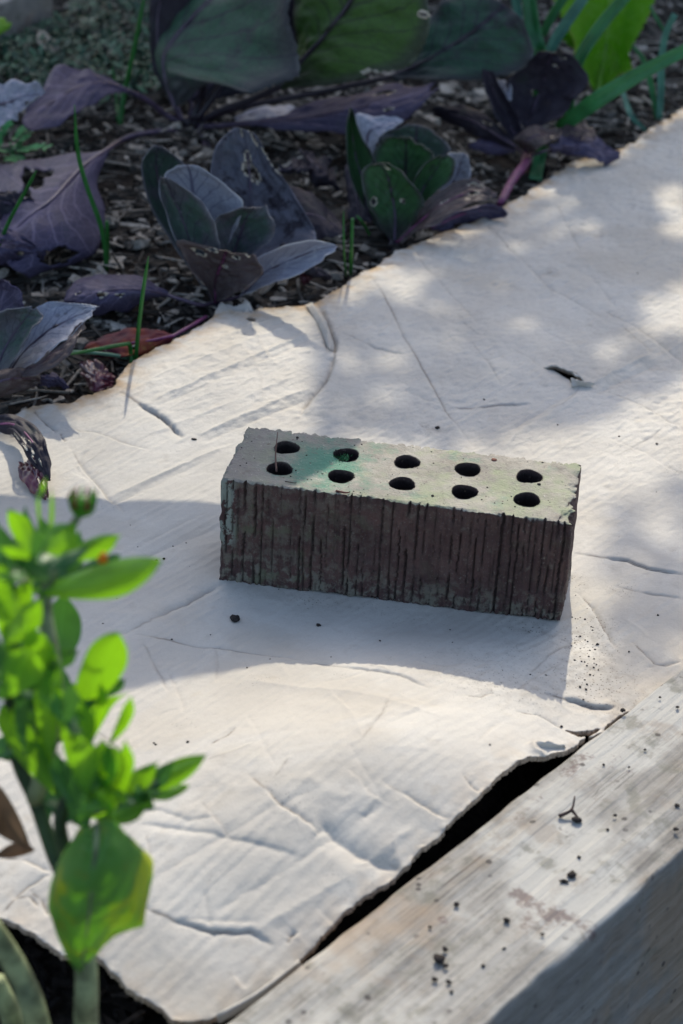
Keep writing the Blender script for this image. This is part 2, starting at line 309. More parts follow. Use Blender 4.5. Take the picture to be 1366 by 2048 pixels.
def drop_mat():
    s = NT('water'); s.b.inputs['Transmission Weight'].default_value = 1; s.b.inputs['Roughness'].default_value = .02; s.b.inputs['IOR'].default_value = 1.33; return s.m
M_drop = drop_mat()
# ------------------------------------------------------------------ soil
def soil_h(x, y):
    # the bed surface; it sinks into a slot beside the sleeper
    n = np.array([.868, -.497]); d = (x-98)*n[0]+(y+398)*n[1]          # >0 beyond the sleeper's inner face
    t = np.clip((d+75)/50, 0, 1); near = np.clip((60-y)/220, 0, 1)
    return -17-58*np.maximum(t*t*(3-2*t)*1., near*.75)+4*fbm(x/60., y/60., 3, 3)+1.8*fbm(x/9., y/9., 9, 2)
xs = np.concatenate([np.arange(-1500, -620, 40), np.arange(-620, 520, 7), np.arange(520, 1600, 40)]); ys = np.concatenate([np.arange(-900, -460, 40), np.arange(-460, 1750, 8), np.arange(1750, 3000, 50)])
X, Y = np.meshgrid(xs, ys); Z = soil_h(X, Y)
gi = np.arange(X.size).reshape(X.shape); Fq = np.stack([gi[:-1, :-1], gi[:-1, 1:], gi[1:, 1:], gi[1:, :-1]], -1).reshape(-1, 4)
cx = X.ravel()[Fq].mean(1); cy = Y.ravel()[Fq].mean(1); dd = (cx-98)*.868-(cy+398)*.497
soil = mk('soil_bed', np.stack([X, Y, Z], -1).reshape(-1, 3), Fq[dd < 60], M_soil, base=(0, 0, 0)); tag(soil, kind='structure')
g = np.array([[-20000, -20000, -196], [20000, -20000, -196], [20000, 20000, -196], [-20000, 20000, -196.]])
tag(mk('ground', g, [(0, 1, 2, 3)], M_soil, base=(0, 0, -196)), kind='structure')
# ------------------------------------------------------------------ cardboard
E0 = np.array([.497, .868]); E1 = np.array([.868, -.497])
def bulge(x, y):
    c = np.array([118., -215.]); u = (x-c[0])*E0[0]+(y-c[1])*E0[1]; v = (x-c[0])*E1[0]+(y-c[1])*E1[1]
    b0 = 25*np.exp(-(u/165)**2-(v/98)**2)
    return b0+6*np.exp(-((x-165)/85)**2-((y+185)/48)**2)
def broad(x, y):
    h = bulge(x, y)
    h = h+3.0*np.exp(-((x-20)/120)**2-((y+290)/90)**2)
    h = h+9*np.exp(-(((x+70)/95)**2)-((y-300)/110)**2)              # raised ribbed part, upper left
    h = h-22*np.log1p(np.exp((-215-y)/22.))*.15
    h = h+2.2*vn(x/140., y/140., 5)+1.0*vn(x/52., y/52., 6)
    fb = np.clip(np.maximum(np.abs(x-115)-118, np.abs(y-37)-40)/45, 0, 1); fb = fb*fb*(3-2*fb)
    return h*fb-0.2
def wpt(px, py, raise_=0.):
    P = back(px, py, 0.)
    for _ in range(4): P = back(px, py, float(broad(P[0], P[1]))+raise_)
    return P[:2]
def resamp(P, step, jit, seed, closed=True):
    P = np.array(P, float); out = []; n = len(P)
    for i in range(n if closed else n-1):
        a, b = P[i], P[(i+1) % n]; k = max(1, int(np.linalg.norm(b-a)/step)); out += [a+(b-a)*t/k for t in range(k)]
    if not closed: out.append(P[-1])
    Q = np.array(out); s = np.arange(len(Q))
    j = jit[0]*(vn(s*.9, s*0, seed))+jit[1]*vn(s*.13, s*0, seed+1); t = np.roll(Q, -1, 0)-np.roll(Q, 1, 0); t /= np.linalg.norm(t, axis=1)[:, None]+1e-9
    return Q+np.stack([-t[:, 1], t[:, 0]], 1)*j[:, None]
up = [(-4, 846), (22, 832), (44, 824), (65, 811), (90, 806), (140, 802), (165, 790), (187, 792), (215, 776), (232, 770), (240, 752), (252, 735), (275, 718), (330, 690), (385, 660), (418, 640), (428, 620), (442, 610), (462, 620), (485, 622), (494, 612), (500, 628), (520, 615), (560, 618), (609, 611), (640, 600), (680, 575), (705, 555), (735, 541), (790, 505), (830, 486), (870, 470), (920, 452), (960, 436), (1010, 411), (1050, 390), (1100, 352), (1150, 322), (1200, 312), (1240, 300), (1270, 281), (1310, 250), (1340, 236), (1368, 214)]
low = [(1235, 1436), (1185, 1476), (1138, 1492), (1128, 1500), (1100, 1508), (1073, 1513), (1040, 1527), (1000, 1556), (963, 1583), (930, 1610), (890, 1655), (848, 1698), (800, 1738), (778, 1757), (735, 1796), (683, 1841), (600, 1918), (545, 1962), (500, 1990), (450, 2020), (420, 2036), (390, 2041), (350, 2038), (300, 2010), (250, 1980), (215, 1930), (205, 1921), (125, 1905), (50, 1860), (0, 1841)]
tl = lambda s: np.array([98., -398.])+TDIR*s     # on the sleeper's inner line (z=0)
poly = [wpt(*p) for p in up]+[(340, 1290), (900, 1330), tuple(tl(1150)+E1*8)]
poly += [tuple(tl(s)+E1*8) for s in (700, 430)]+[tuple(wpt(1290, 1388)+E1*5)]+[wpt(*p) for p in low]+[(-190, -360), (-420, -300), (-520, 0), (-470, 160), (-260, 170)]
B = resamp(poly, 1.6, (.4, 2.1), 11)
B = B+np.stack([vn(np.arange(len(B))*.31, np.zeros(len(B)), 91), vn(np.arange(len(B))*.37, np.zeros(len(B)), 92)], 1)*.7*np.clip(vn(np.arange(len(B))*.05, np.zeros(len(B)), 93)+.5, 0, 1.3)[:, None]
hole = resamp([wpt(*p) for p in [(1084, 737), (1108, 731), (1130, 739), (1152, 747), (1166, 757), (1162, 763), (1178, 771), (1160, 771), (1148, 774), (1138, 761), (1126, 752), (1108, 742)]], 1.2, (.35, .3), 21)
hole2 = resamp([wpt(*p) for p in [(1128, 1460), (1155, 1463), (1185, 1461), (1206, 1454), (1196, 1464), (1178, 1473), (1158, 1475)]], 1.5, (.4, .3), 23)
hole3 = resamp([wpt(*p) for p in [(492, 636), (503, 634), (512, 640), (510, 645), (499, 644)]], 1., (.3, .2), 25)
LOOPS = [B, hole, hole2, hole3]
def inside(x, y, P):
    c = np.zeros(x.shape, bool); x1, y1 = P[:, 0], P[:, 1]; x2, y2 = np.roll(x1, -1), np.roll(y1, -1)
    for a, b, c_, d in zip(x1, y1, x2, y2):
        if b == d: continue
        m = (y > min(b, d)) & (y <= max(b, d)) & (x < (c_-a)*(y-b)/(d-b)+a); c ^= m
    return c
def scan_inside(xs, ys, P):
    """inside test of a whole grid, row by row"""
    I = np.zeros((len(ys), len(xs)), bool); x1, y1 = P[:, 0], P[:, 1]; x2, y2 = np.roll(x1, -1), np.roll(y1, -1)
    for k, yy in enumerate(ys):
        m = ((y1 <= yy) & (y2 > yy)) | ((y2 <= yy) & (y1 > yy))
        if m.any():
            cr = np.sort(x1[m]+(yy-y1[m])*(x2[m]-x1[m])/(y2[m]-y1[m])); I[k] = np.searchsorted(cr, xs) % 2 == 1
    return I
def segdist(x, y, P, closed, R):
    """distance to a polyline, side sign and arc position, for points within R"""
    D = np.full(x.shape, 1e9); S = np.zeros(x.shape); T = np.zeros(x.shape); L = 0; od = np.argsort(y, kind='stable'); ysd = y[od]; Q = np.vstack([P, P[:1]]) if closed else P
    tot = np.linalg.norm(np.diff(Q, axis=0), axis=1).sum()
    for a, b in zip(Q[:-1], Q[1:]):
        ln = np.linalg.norm(b-a)
        if ln < 1e-6: continue
        m = od[np.searchsorted(ysd, min(a[1], b[1])-R):np.searchsorted(ysd, max(a[1], b[1])+R)]
        xm = x[m]; m = m[(xm > min(a[0], b[0])-R) & (xm < max(a[0], b[0])+R)]
        if len(m):
            px, py = x[m]-a[0], y[m]-a[1]; ux, uy = (b-a)/ln; t = np.clip(px*ux+py*uy, 0, ln); d = np.hypot(px-ux*t, py-uy*t)
            k = d < D[m]; mm = m[k]; D[mm] = d[k]; S[mm] = np.sign(px*uy-py*ux)[k]; T[mm] = (L+t[k])/tot
        L += ln
    return D, S, T
def nearest(x, y, P):
    Q = np.roll(P, -1, 0); best = np.full(x.shape, 1e9); ox = x.copy(); oy = y.copy()
    for a, b in zip(P, Q):
        m = np.where((x > min(a[0], b[0])-4) & (x < max(a[0], b[0])+4) & (y > min(a[1], b[1])-4) & (y < max(a[1], b[1])+4))[0]
        if not len(m): continue
        e = b-a; l2 = e@e+1e-12; t = np.clip(((x[m]-a[0])*e[0]+(y[m]-a[1])*e[1])/l2, 0, 1); qx = a[0]+e[0]*t; qy = a[1]+e[1]*t; d = np.hypot(x[m]-qx, y[m]-qy)
        k = d < best[m]; mm = m[k]; best[mm] = d[k]; ox[mm] = qx[k]; oy[mm] = qy[k]
    return ox, oy, best
# creases: (pixel polyline, depth mm, width mm, side step mm, darkening)
CR = [
 ([(733, 545), (768, 590), (805, 665), (848, 740), (888, 815), (920, 860), (953, 897)], -1.0, 1.4, .3, .9),
 ([(968, 450), (1003, 480), (1053, 530), (1098, 575), (1168, 615), (1218, 645)], -1.6, 2.6, 1.6, .5),
 ([(1100, 400), (1118, 415), (1148, 475), (1168, 510)], -.9, 2.2, .5, .3),
 ([(1190, 610), (1218, 625), (1273, 655), (1333, 700), (1370, 728)], -1.6, 2.6, 1.6, .5),
 ([(1240, 650), (1288, 690), (1308, 712)], -1.2, 2, 1.2, .4),
 ([(1203, 780), (1250, 795), (1293, 815), (1340, 845), (1370, 858)], -1.1, 1.6, .7, .5),
 ([(1223, 762), (1290, 764), (1353, 762)], -.9, 1.8, .5, .4),
 ([(893, 815), (943, 817), (1000, 811), (1063, 807)], -1.1, 1.8, -.8, .5),
 ([(798, 775), (868, 805), (893, 812)], -.6, 2, .4, .2),
 ([(1028, 697), (1060, 715), (1083, 735)], -1., 2.2, .8, .3),
 ([(683, 665), (753, 695), (818, 710)], -.8, 2.5, -.7, .3),
 ([(783, 590), (833, 610), (923, 655)], -.6, 3, .5, .1),
 ([(828, 500), (853, 535), (908, 595), (958, 650)], -.8, 2, .5, .3),
 ([(1108, 520), (1183, 555), (1238, 625)], -.7, 2, .5, .2),
 ([(1183, 772), (1230, 745), (1308, 708)], 2.4, 5, 0, 0), ([(1190, 790), (1250, 758), (1320, 722)], -1.6, 4, 0, .1),
 ([(1173, 787), (1113, 820), (1033, 870), (1003, 900)], 1.8, 5, 0, 0), ([(1160, 778), (1100, 812), (1020, 862)], -1.3, 4, 0, .1),
 ([(239, 1272), (300, 1243), (380, 1202), (450, 1165)], -2.4, 5, .3, .3),
 ([(270, 1120), (342, 1090), (438, 1049)], -1.3, 5, 0, .12),
 ([(267, 1268), (342, 1282), (403, 1295), (438, 1295), (540, 1312), (600, 1322)], -1., 1.6, .6, .5),
 ([(600, 1322), (700, 1335), (800, 1350), (860, 1375)], -.9, 1.8, -.6, .3),
 ([(1150, 1183), (1159, 1187), (1186, 1215), (1202, 1246), (1219, 1274), (1233, 1298)], -1.6, 2., 1.3, .6),
 ([(1147, 1105), (1207, 1114), (1255, 1120), (1298, 1139), (1370, 1151)], -1.3, 1.8, -1.1, .5),
 ([(1262, 1281), (1291, 1308), (1310, 1327), (1331, 1331), (1362, 1322)], -1.3, 1.7, .9, .7),
 ([(1231, 1172), (1291, 1186), (1366, 1198)], -.8, 2, -.5, .3),
 ([(1088, 1386), (1124, 1396), (1152, 1402), (1183, 1413), (1231, 1413)], -1.6, 2.2, -1.6, .6),
 ([(1030, 1423), (1076, 1429), (1107, 1446), (1126, 1459)], -1.5, 2, 1.4, .7),
 ([(930, 1390), (960, 1395), (985, 1388)], -.9, 1.4, .6, .5),
 ([(490, 1545), (555, 1600), (605, 1635), (640, 1665)], -1.3, 2.2, .9, .5),
 ([(635, 1640), (665, 1668), (715, 1705), (800, 1735)], -3.4, 7, 0, .15),
 ([(420, 1490), (455, 1470), (470, 1455)], -.8, 1.4, .3, .6),
 ([(270, 1810), (350, 1845), (425, 1865), (500, 1858), (550, 1888)], -1.2, 1.9, -.8, .6),
 ([(760, 1560), (798, 1580), (850, 1612), (893, 1640)], -1.1, 2, .8, .3),
 ([(280, 1645), (450, 1670), (600, 1710)], -.8, 3, -.7, .15),
 ([(301, 803), (380, 770), (455, 738), (525, 709), (640, 658)], 1.9, 2.6, 0, 0), ([(310, 815), (390, 781), (470, 746), (535, 719), (645, 668)], -1.1, 3, 0, .12),
 ([(400, 872), (438, 856), (530, 815), (624, 774)], 1.9, 2.8, 0, 0), ([(410, 885), (460, 862), (550, 822), (634, 786)], -1.1, 3.2, 0, .1),
 ([(420, 690), (500, 655), (600, 625)], 1.6, 4, 0, 0),
 ([(215, 998), (300, 960), (380, 925), (450, 893)], 1.7, 2.8, 0, 0), ([(225, 1008), (310, 969), (400, 928)], -.9, 3, 0, .1),
 ([(330, 745), (420, 712), (500, 682), (600, 645)], 1.0, 3, 0, 0), ([(360, 790), (450, 755), (560, 712)], .7, 2.5, 0, 0), ([(300, 870), (380, 840), (500, 790), (590, 750)], 1., 3, 0, 0), ([(480, 1360), (600, 1375), (760, 1395), (900, 1440)], .8, 5, 0, 0), ([(700, 1480), (900, 1400)], -.6, 4, 0, 0), ([(300, 1760), (480, 1650), (640, 1570)], -.8, 4, 0, .05), ([(420, 1830), (600, 1720), (780, 1600)], -.9, 4, 0, .05), ([(500, 1870), (680, 1760), (840, 1650)], 1., 4, 0, 0),
 ([(500, 642), (515, 670), (531, 707), (545, 722), (552, 730)], 1.2, 2, .4, .1),
 ([(612, 612), (640, 650), (656, 692), (668, 700), (671, 684), (660, 650), (632, 604)], -3.0, 2.4, 0, .5),
 ([(674, 677), (666, 730), (655, 760), (647, 768), (624, 795), (600, 830)], -3.2, 3, -2.2, .45),
 ([(240, 784), (275, 805), (308, 822), (340, 850), (369, 875)], -2.4, 2.6, -1.6, .6),
 ([(65, 815), (80, 835), (100, 855), (112, 866)], -1.8, 2, 1.2, .7), ([(119, 866), (125, 877), (130, 884)], -1.6, 1.4, .7, .8),
 ([(130, 850), (162, 862), (187, 862), (220, 873), (246, 886), (300, 900)], -1., 1.6, .7, .4),
 ([(136, 888), (171, 941), (198, 972), (215, 998), (235, 1012), (250, 1026)], -1.4, 2, 1.1, .35),
 ([(170, 900), (150, 935), (175, 960)], -.8, 2, .4, .2), ([(1215, 873), (1290, 905), (1366, 950)], -.6, 1.6, .4, .2),
 ([(0, 1830), (40, 1790), (60, 1775), (100, 1750)], -1.2, 1.8, .6, .8), ([(60, 1780), (85, 1800), (100, 1835)], -1., 1.4, .4, .8), ([(30, 1800), (60, 1795), (78, 1815)], -.9, 1.2, .3, .8),
 ([(0, 1715), (50, 1718), (105, 1745)], -1., 2, .6, .4), ([(925, 1545), (945, 1572), (960, 1585)], -1.2, 1.4, .5, .4),
 ([(1062, 1485), (1070, 1505), (1090, 1512)], 2.4, 3, 0, .1), ([(575, 1885), (582, 1872), (592, 1862)], -1.6, 1.4, .5, .8),
]
def card_grid():
    ys = [-430.]
    while ys[-1] < 1345: ys.append(ys[-1]+.95+max(0, ys[-1])*.0012)
    ys = np.array(ys); xs = np.concatenate([np.arange(-530, -262, 3.), np.arange(-262, 352, 1.02), np.arange(352, 930, 4.)])
    X, Y = np.meshgrid(xs, ys); x = X.ravel(); y = Y.ravel()
    I = scan_inside(xs, ys, B)
    for h in LOOPS[1:]: I &= ~scan_inside(xs, ys, h)
    ins = I.ravel()
    # cells with at least one inside corner; outside corners snap onto the outline
    gi = np.arange(X.size).reshape(X.shape)
    cell = (I[:-1, :-1].astype(int)+I[:-1, 1:]+I[1:, 1:]+I[1:, :-1]) >= 2
    F = np.stack([gi[:-1, :-1], gi[:-1, 1:], gi[1:, 1:], gi[1:, :-1]], -1)[cell]
    used = np.unique(F); out = used[~ins[used]]
    bx = np.full(len(out), 0.); by = bx.copy(); bd = np.full(len(out), 1e9)
    for L in LOOPS:
        ox, oy, d = nearest(x[out], y[out], L); k = d < bd; bx[k] = ox[k]; by[k] = oy[k]; bd[k] = d[k]
    ok = bd < 8; x[out[ok]] = bx[ok]; y[out[ok]] = by[ok]
    mp = -np.ones(X.size, int); mp[used] = np.arange(len(used)); return x[used], y[used], mp[F]
x, y, F = card_grid()
_rc = random.Random(12)
for k in range(95):
    px_, py_ = _rc.uniform(60, 1366), _rc.uniform(420, 1950); a_ = _rc.choice([-.55, -.55, .75, .75, .15, 1.3])+_rc.gauss(0, .3); l_ = _rc.uniform(30, 170)*(.6+py_/2400); pl_ = [(px_, py_)]
    for q_ in range(3): a_ += _rc.gauss(0, .22); pl_.append((pl_[-1][0]+math.cos(a_)*l_/3, pl_[-1][1]+math.sin(a_)*l_/3))
    if any(430 < p_[0] < 1160 and 850 < p_[1] < 1250 for p_ in pl_): continue
    CR.append((pl_, _rc.choice([-.5, -.35, .45]), _rc.uniform(.9, 1.8), _rc.uniform(-.5, .5), _rc.choice([0, .1, .2, .26])))
CRQ = [resamp([wpt(*p) for p in P], 2.5, (.3*wid**.5, .9), hash(P[0]) % 97, False) for P, dep, wid, step, dk in CR]
def card_h(x, y, fine=True):
    h = broad(x, y); crease = np.zeros(x.shape)
    for (P, dep, wid, step, dk), Q in zip(CR, CRQ):
        if x.size < 5 and (np.abs(Q-np.array([x[0], y[0]])).sum(1).min() > 60): continue
        R = max(wid*4, 26 if step else 0)
        D, S, T = segdist(x, y, Q, False, R); m = D < R; fade = np.clip(np.minimum(T, 1-T)/.12, 0, 1)**.7
        e = fade*(1-np.clip((D-R*.6)/(R*.4), 0, 1)); 
        am = .25+.9*np.clip(.6+.9*vn(T*(2+len(P)*1.2), T*0, 17), 0, 1.2) if dk > .25 else 1.
        h = h+np.where(m, dep*am*np.exp(-(D/(wid*(.55 if dk > .25 else .9)))**1.1)*e*(1.0 if dk > .25 else 1.2), 0)
        if step: h = h+np.where(m, step*.7*am*S*np.exp(-D/7)*(1-np.exp(-D/.7))*e, 0)
        dk = min(1., dk*1.7) if dk > .25 else dk
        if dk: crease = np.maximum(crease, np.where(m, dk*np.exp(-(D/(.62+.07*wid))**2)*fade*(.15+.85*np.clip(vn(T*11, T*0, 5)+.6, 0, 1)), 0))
    if fine:
        # crumple facets, flute lines and the quilted embossing
        u = x*E0[0]+y*E0[1]; v = x*E1[0]+y*E1[1]
        r = 1-np.abs(fbm(x/42.+.4*vn(x/30., y/30., 70), y/42., 31, 3)); h = h+.6*np.clip(r-.6, 0, 1)*2*np.clip(vn(x/110., y/110., 33)+.6, 0, 1)
        h = h+.13*np.cos(2*math.pi*(v+1.5*vn(u/80, v/80, 3))/7.6)*(.5+.5*vn(x/70, y/70, 41))
        q = np.clip((y-120)/160, 0, 1); h = h+(.18+.62*q)*vn(u/7., v/4.5, 44)*(.7+.5*vn(x/60, y/60, 45))
        h = h+(.35+.35*np.clip((60-y)/150, 0, 1))*vn(v/19.+.15*vn(u/60., v/40., 71), u/260., 49)
        h = h+.55*np.abs(vn(v/17., u/190., 47))*np.clip(vn(x/100., y/100., 48)+.4, 0, 1)
    return h, crease
h, crease = card_h(x, y)
D, _, _ = segdist(x, y, B, True, 24); edge = np.exp(-(np.minimum(D, 60)/13.)**1.1)*np.clip((y-30)/150, .3, 1)
h = h-np.exp(-D/5)*1.0*(vn(x/14., y/14., 60)+.2)+np.exp(-D/2.)*.6*vn(x/3., y/3., 61)
dirt = np.zeros(x.shape)
def stain(px, py, r, a, sx=1.):
    global dirt
    p = wpt(px, py); dirt = np.maximum(dirt, a*np.exp(-((x-p[0])/(r*sx))**2-((y-p[1])/r)**2))
for s_ in [(1165, 1290, 22, .9), (1190, 1370, 30, .9), (1180, 1330, 30, .7), (1150, 1165, 10, .8), (1245, 1180, 10, .7), (860, 858, 9, .9, 1.5), (1010, 1370, 28, .6, 1.6), (1100, 1390, 22, .5), (1060, 1258, 9, .9, 2.5), (1100, 545, 9, .9), (940, 635, 14, .5, 2), (1040, 1300, 16, .5), (560, 1605, 7, .3), (1350, 940, 9, .6), (1200, 1250, 14, .7), (440, 1760, 6, .6), (950, 1310, 16, .35, 2), (690, 1210, 10, .35, 7)]: stain(*s_)
V = np.stack([x, y, h], 1)
# rim: boundary edges pulled down by the sheet's thickness
e = np.concatenate([F[:, [0, 1]], F[:, [1, 2]], F[:, [2, 3]], F[:, [3, 0]]]); es = np.sort(e, 1); key = es[:, 0].astype(np.int64)*len(V)+es[:, 1]
_, idx, cnt = np.unique(key, return_index=True, return_counts=True); be = e[idx[cnt == 1]]
bv = np.unique(be); nm = -np.ones(len(V), int); nm[bv] = np.arange(len(bv))+len(V); lv = V[bv].copy(); lv[:, 2] -= 3.6; lv[:, :2] += rng.normal(0, .35, (len(bv), 2))
RF = np.stack([be[:, 0], be[:, 1], nm[be[:, 1]], nm[be[:, 0]]], 1)[:, ::-1]
AV = np.vstack([V, lv]); AF = np.vstack([F, RF]); at = lambda a: np.concatenate([a, np.zeros(len(bv))])
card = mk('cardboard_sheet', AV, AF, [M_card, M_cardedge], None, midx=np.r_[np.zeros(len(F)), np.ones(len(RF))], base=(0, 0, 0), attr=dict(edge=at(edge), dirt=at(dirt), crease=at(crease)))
tag(card, 'large creased sheet of beige corrugated cardboard laid flat under the brick', 'cardboard')
def card_z(px, py):
    p = wpt(px, py); hh, _ = card_h(np.array([p[0]]), np.array([p[1]]), False); return np.array([p[0], p[1], float(hh[0])])
# curled torn flaps of the sheet
def flap(pts_in, pts_out, lift, n=14, jit=.5, seed=1):
    A = spline([pt(p) for p in pts_in], n); Bb = spline([pt(p) for p in pts_out], n); m = 6; Vv = []
    for i in range(n):
        for k in range(m):
            t = k/(m-1); q = A[i]*(1-t)+Bb[i]*t; q = q+np.array([0, 0, lift*math.sin(t*math.pi*.6)]); 
            if k == m-1: q = q+rng.normal(0, jit, 3)
            Vv.append(q)
    Vv = np.array(Vv); Ff = [(i*m+k, i*m+k+1, (i+1)*m+k+1, (i+1)*m+k) for i in range(n-1) for k in range(m-1)]
    o = mk('torn_flap', Vv, Ff, M_card, card); md = o.modifiers.new('s', 'SOLIDIFY'); md.thickness = .0011; return o
flap([(1088, 738, 'z', 1), (1110, 733, 'z', 2), (1135, 741, 'z', 2), (1164, 757, 'z', 1)], [(1095, 736, 'z', 3), (1116, 735, 'z', 5), (1138, 744, 'z', 6), (1166, 758, 'z', 4)], 1.5, jit=.9)
flap([(1143, 775, 'z', 1), (1160, 772, 'z', 1), (1180, 776, 'z', 0)], [(1142, 762, 'z', 3), (1160, 766, 'z', 5), (1190, 770, 'z', 2)], 2)
flap([(612, 612, 'z', 1), (640, 655, 'z', 2), (658, 700, 'z', 1)], [(626, 609, 'z', 4), (652, 657, 'z', 4.5), (663, 704, 'z', 3)], 1., jit=.25)
flap([(425, 640, 'z', -6), (470, 632, 'z', -5), (510, 630, 'z', -3)], [(442, 610, 'z', -5), (470, 618, 'z', -2), (496, 606, 'z', 2)], 2, jit=1.)
flap([(1060, 1510, 'z', 6), (1090, 1508, 'z', 6), (1128, 1503, 'z', 4)], [(1068, 1494, 'z', 11), (1095, 1490, 'z', 12), (1130, 1497, 'z', 7)], 3, jit=.8)
flap([(436, 2030, 'z', 2), (500, 1996, 'z', 2), (545, 1965, 'z', 2), (600, 1922, 'z', 2)], [(440, 2044, 'z', -4), (508, 2004, 'z', -4), (555, 1972, 'z', -4), (606, 1928, 'z', -4)], -2, jit=.8)
# lumpy frayed pulp beads along the upper torn edge
Vv = []; Ff = []
for k in range(150):
    s_ = rng.random(); pp = [(240, 752), (252, 735), (275, 718), (330, 690), (385, 660)] if k < 105 else [(420, 640), (470, 632), (520, 618)]
    P = spline([list(wpt(*q)) for q in pp], 60)[int(s_*59)]; c = np.array([P[0]+rng.normal(0, 1.4), P[1]+rng.normal(1, 1.4), rng.uniform(-6, -.5)+2]); r = rng.uniform(.7, 2.1); o_ = len(Vv)
    for d in ((1, 0, 0), (-1, 0, 0), (0, 1, 0), (0, -1, 0), (0, 0, 1), (0, 0, -1)): Vv.append(c+np.array(d)*r*rng.uniform(.6, 1.2))
    for f in ((0, 2, 4), (2, 1, 4), (1, 3, 4), (3, 0, 4), (2, 0, 5), (1, 2, 5), (3, 1, 5), (0, 3, 5)): Ff.append(tuple(o_+q for q in f))
fr_ = mk('frayed_edge', Vv, Ff, simple('paper_pulp', (.33, .29, .25), .95, .3, 600), card); fr_['kind'] = 'stuff'
# ------------------------------------------------------------------ sleeper (garden edging)
def sleeper(name, org, d, length0, length1, width, ztop, height, mat, sx=2.2, seed=3):
    """timber: d = direction, org = a point on the inner top edge; width goes to the right of d"""
    d = np.array(d)/np.linalg.norm(d); n = np.array([d[1], -d[0]]); ss = np.concatenate([[length0], np.arange(length0+30, length1-30, sx), [length1]])
    prof = [(0, -height)]+[(0, -h_) for h_ in np.arange(int(height*.9), 3, -6.)]+[(0, -2.)]+[(.8, -.5), (2, 0)]+[(t, 0) for t in np.arange(3.2, width-3, 1.6)]+[(width-2, -.2), (width-.5, -1.2), (width, -3.)]+[(width, -h_) for h_ in np.arange(5, height, 2.6 if seed == 3 else 12)]+[(width, -height)]
    prof = np.array(prof); S, J = np.meshgrid(ss, np.arange(len(prof)), indexing='ij'); q = prof[:, 0][J]; z = prof[:, 1][J]
    top = np.clip((z+1.6)/1.2, 0, 1); out = np.clip((q-(width-2.5))/2.5, 0, 1); inn = np.clip((2.5-q)/2.5, 0, 1)
    gr = .42*vn(S/95., q/1.7, seed)+.5*vn(S/230., q/6., seed+1)+.9*vn(S/300., q/22., seed+2)
    dz = 1.3*gr*top+.6*vn(S/120., q/50., seed+8)*top; z2 = z+dz; wear = (out*1.6*np.clip(vn(S/17., z/30., seed+4), 0, 1)+out*.5*vn(S/60., z/60., seed+9))+out*.35*vn(S/5., z/5., seed+5)
    z2 = z2-np.clip(out*top*(1.5+2.*vn(S/26., q*0, seed+6)), 0, 5); q2 = q-wear+inn*.7*vn(S/15., z/40., seed+7)+(q > width-.01)*.8*vn(S/60., z/1.9, seed+12)
    P = np.stack([org[0]+d[0]*S+n[0]*q2, org[1]+d[1]*S+n[1]*q2, ztop+z2], -1); gi = np.arange(S.size).reshape(S.shape)
    F = np.stack([gi[:-1, :-1], gi[1:, :-1], gi[1:, 1:], gi[:-1, 1:]], -1).reshape(-1, 4).tolist(); F.append(tuple(gi[0])); F.append(tuple(gi[-1][::-1]))
    return mk(name, P.reshape(-1, 3), F, mat, None, base=(org[0], org[1], ztop-height))
i0 = back(450, 2048, 7); i1 = back(1366, 1333, 7); dr = (i1-i0)[:2]
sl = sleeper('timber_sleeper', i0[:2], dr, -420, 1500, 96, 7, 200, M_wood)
tag(sl, 'weathered grey timber sleeper edging the bed beside the cardboard', 'timber sleeper')
# small sleeper, top left
a = back(-30, 84, 6); b = back(106, 24, 6); dr2 = (b-a)[:2]; ln = np.linalg.norm(dr2); dr2 /= ln; n2 = np.array([-dr2[1], dr2[0]])
o2 = a[:2]+n2*90
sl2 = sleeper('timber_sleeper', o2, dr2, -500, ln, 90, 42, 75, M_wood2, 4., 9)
tag(sl2, 'pale end of an old timber beam behind the green ground cover at upper left', 'timber sleeper')
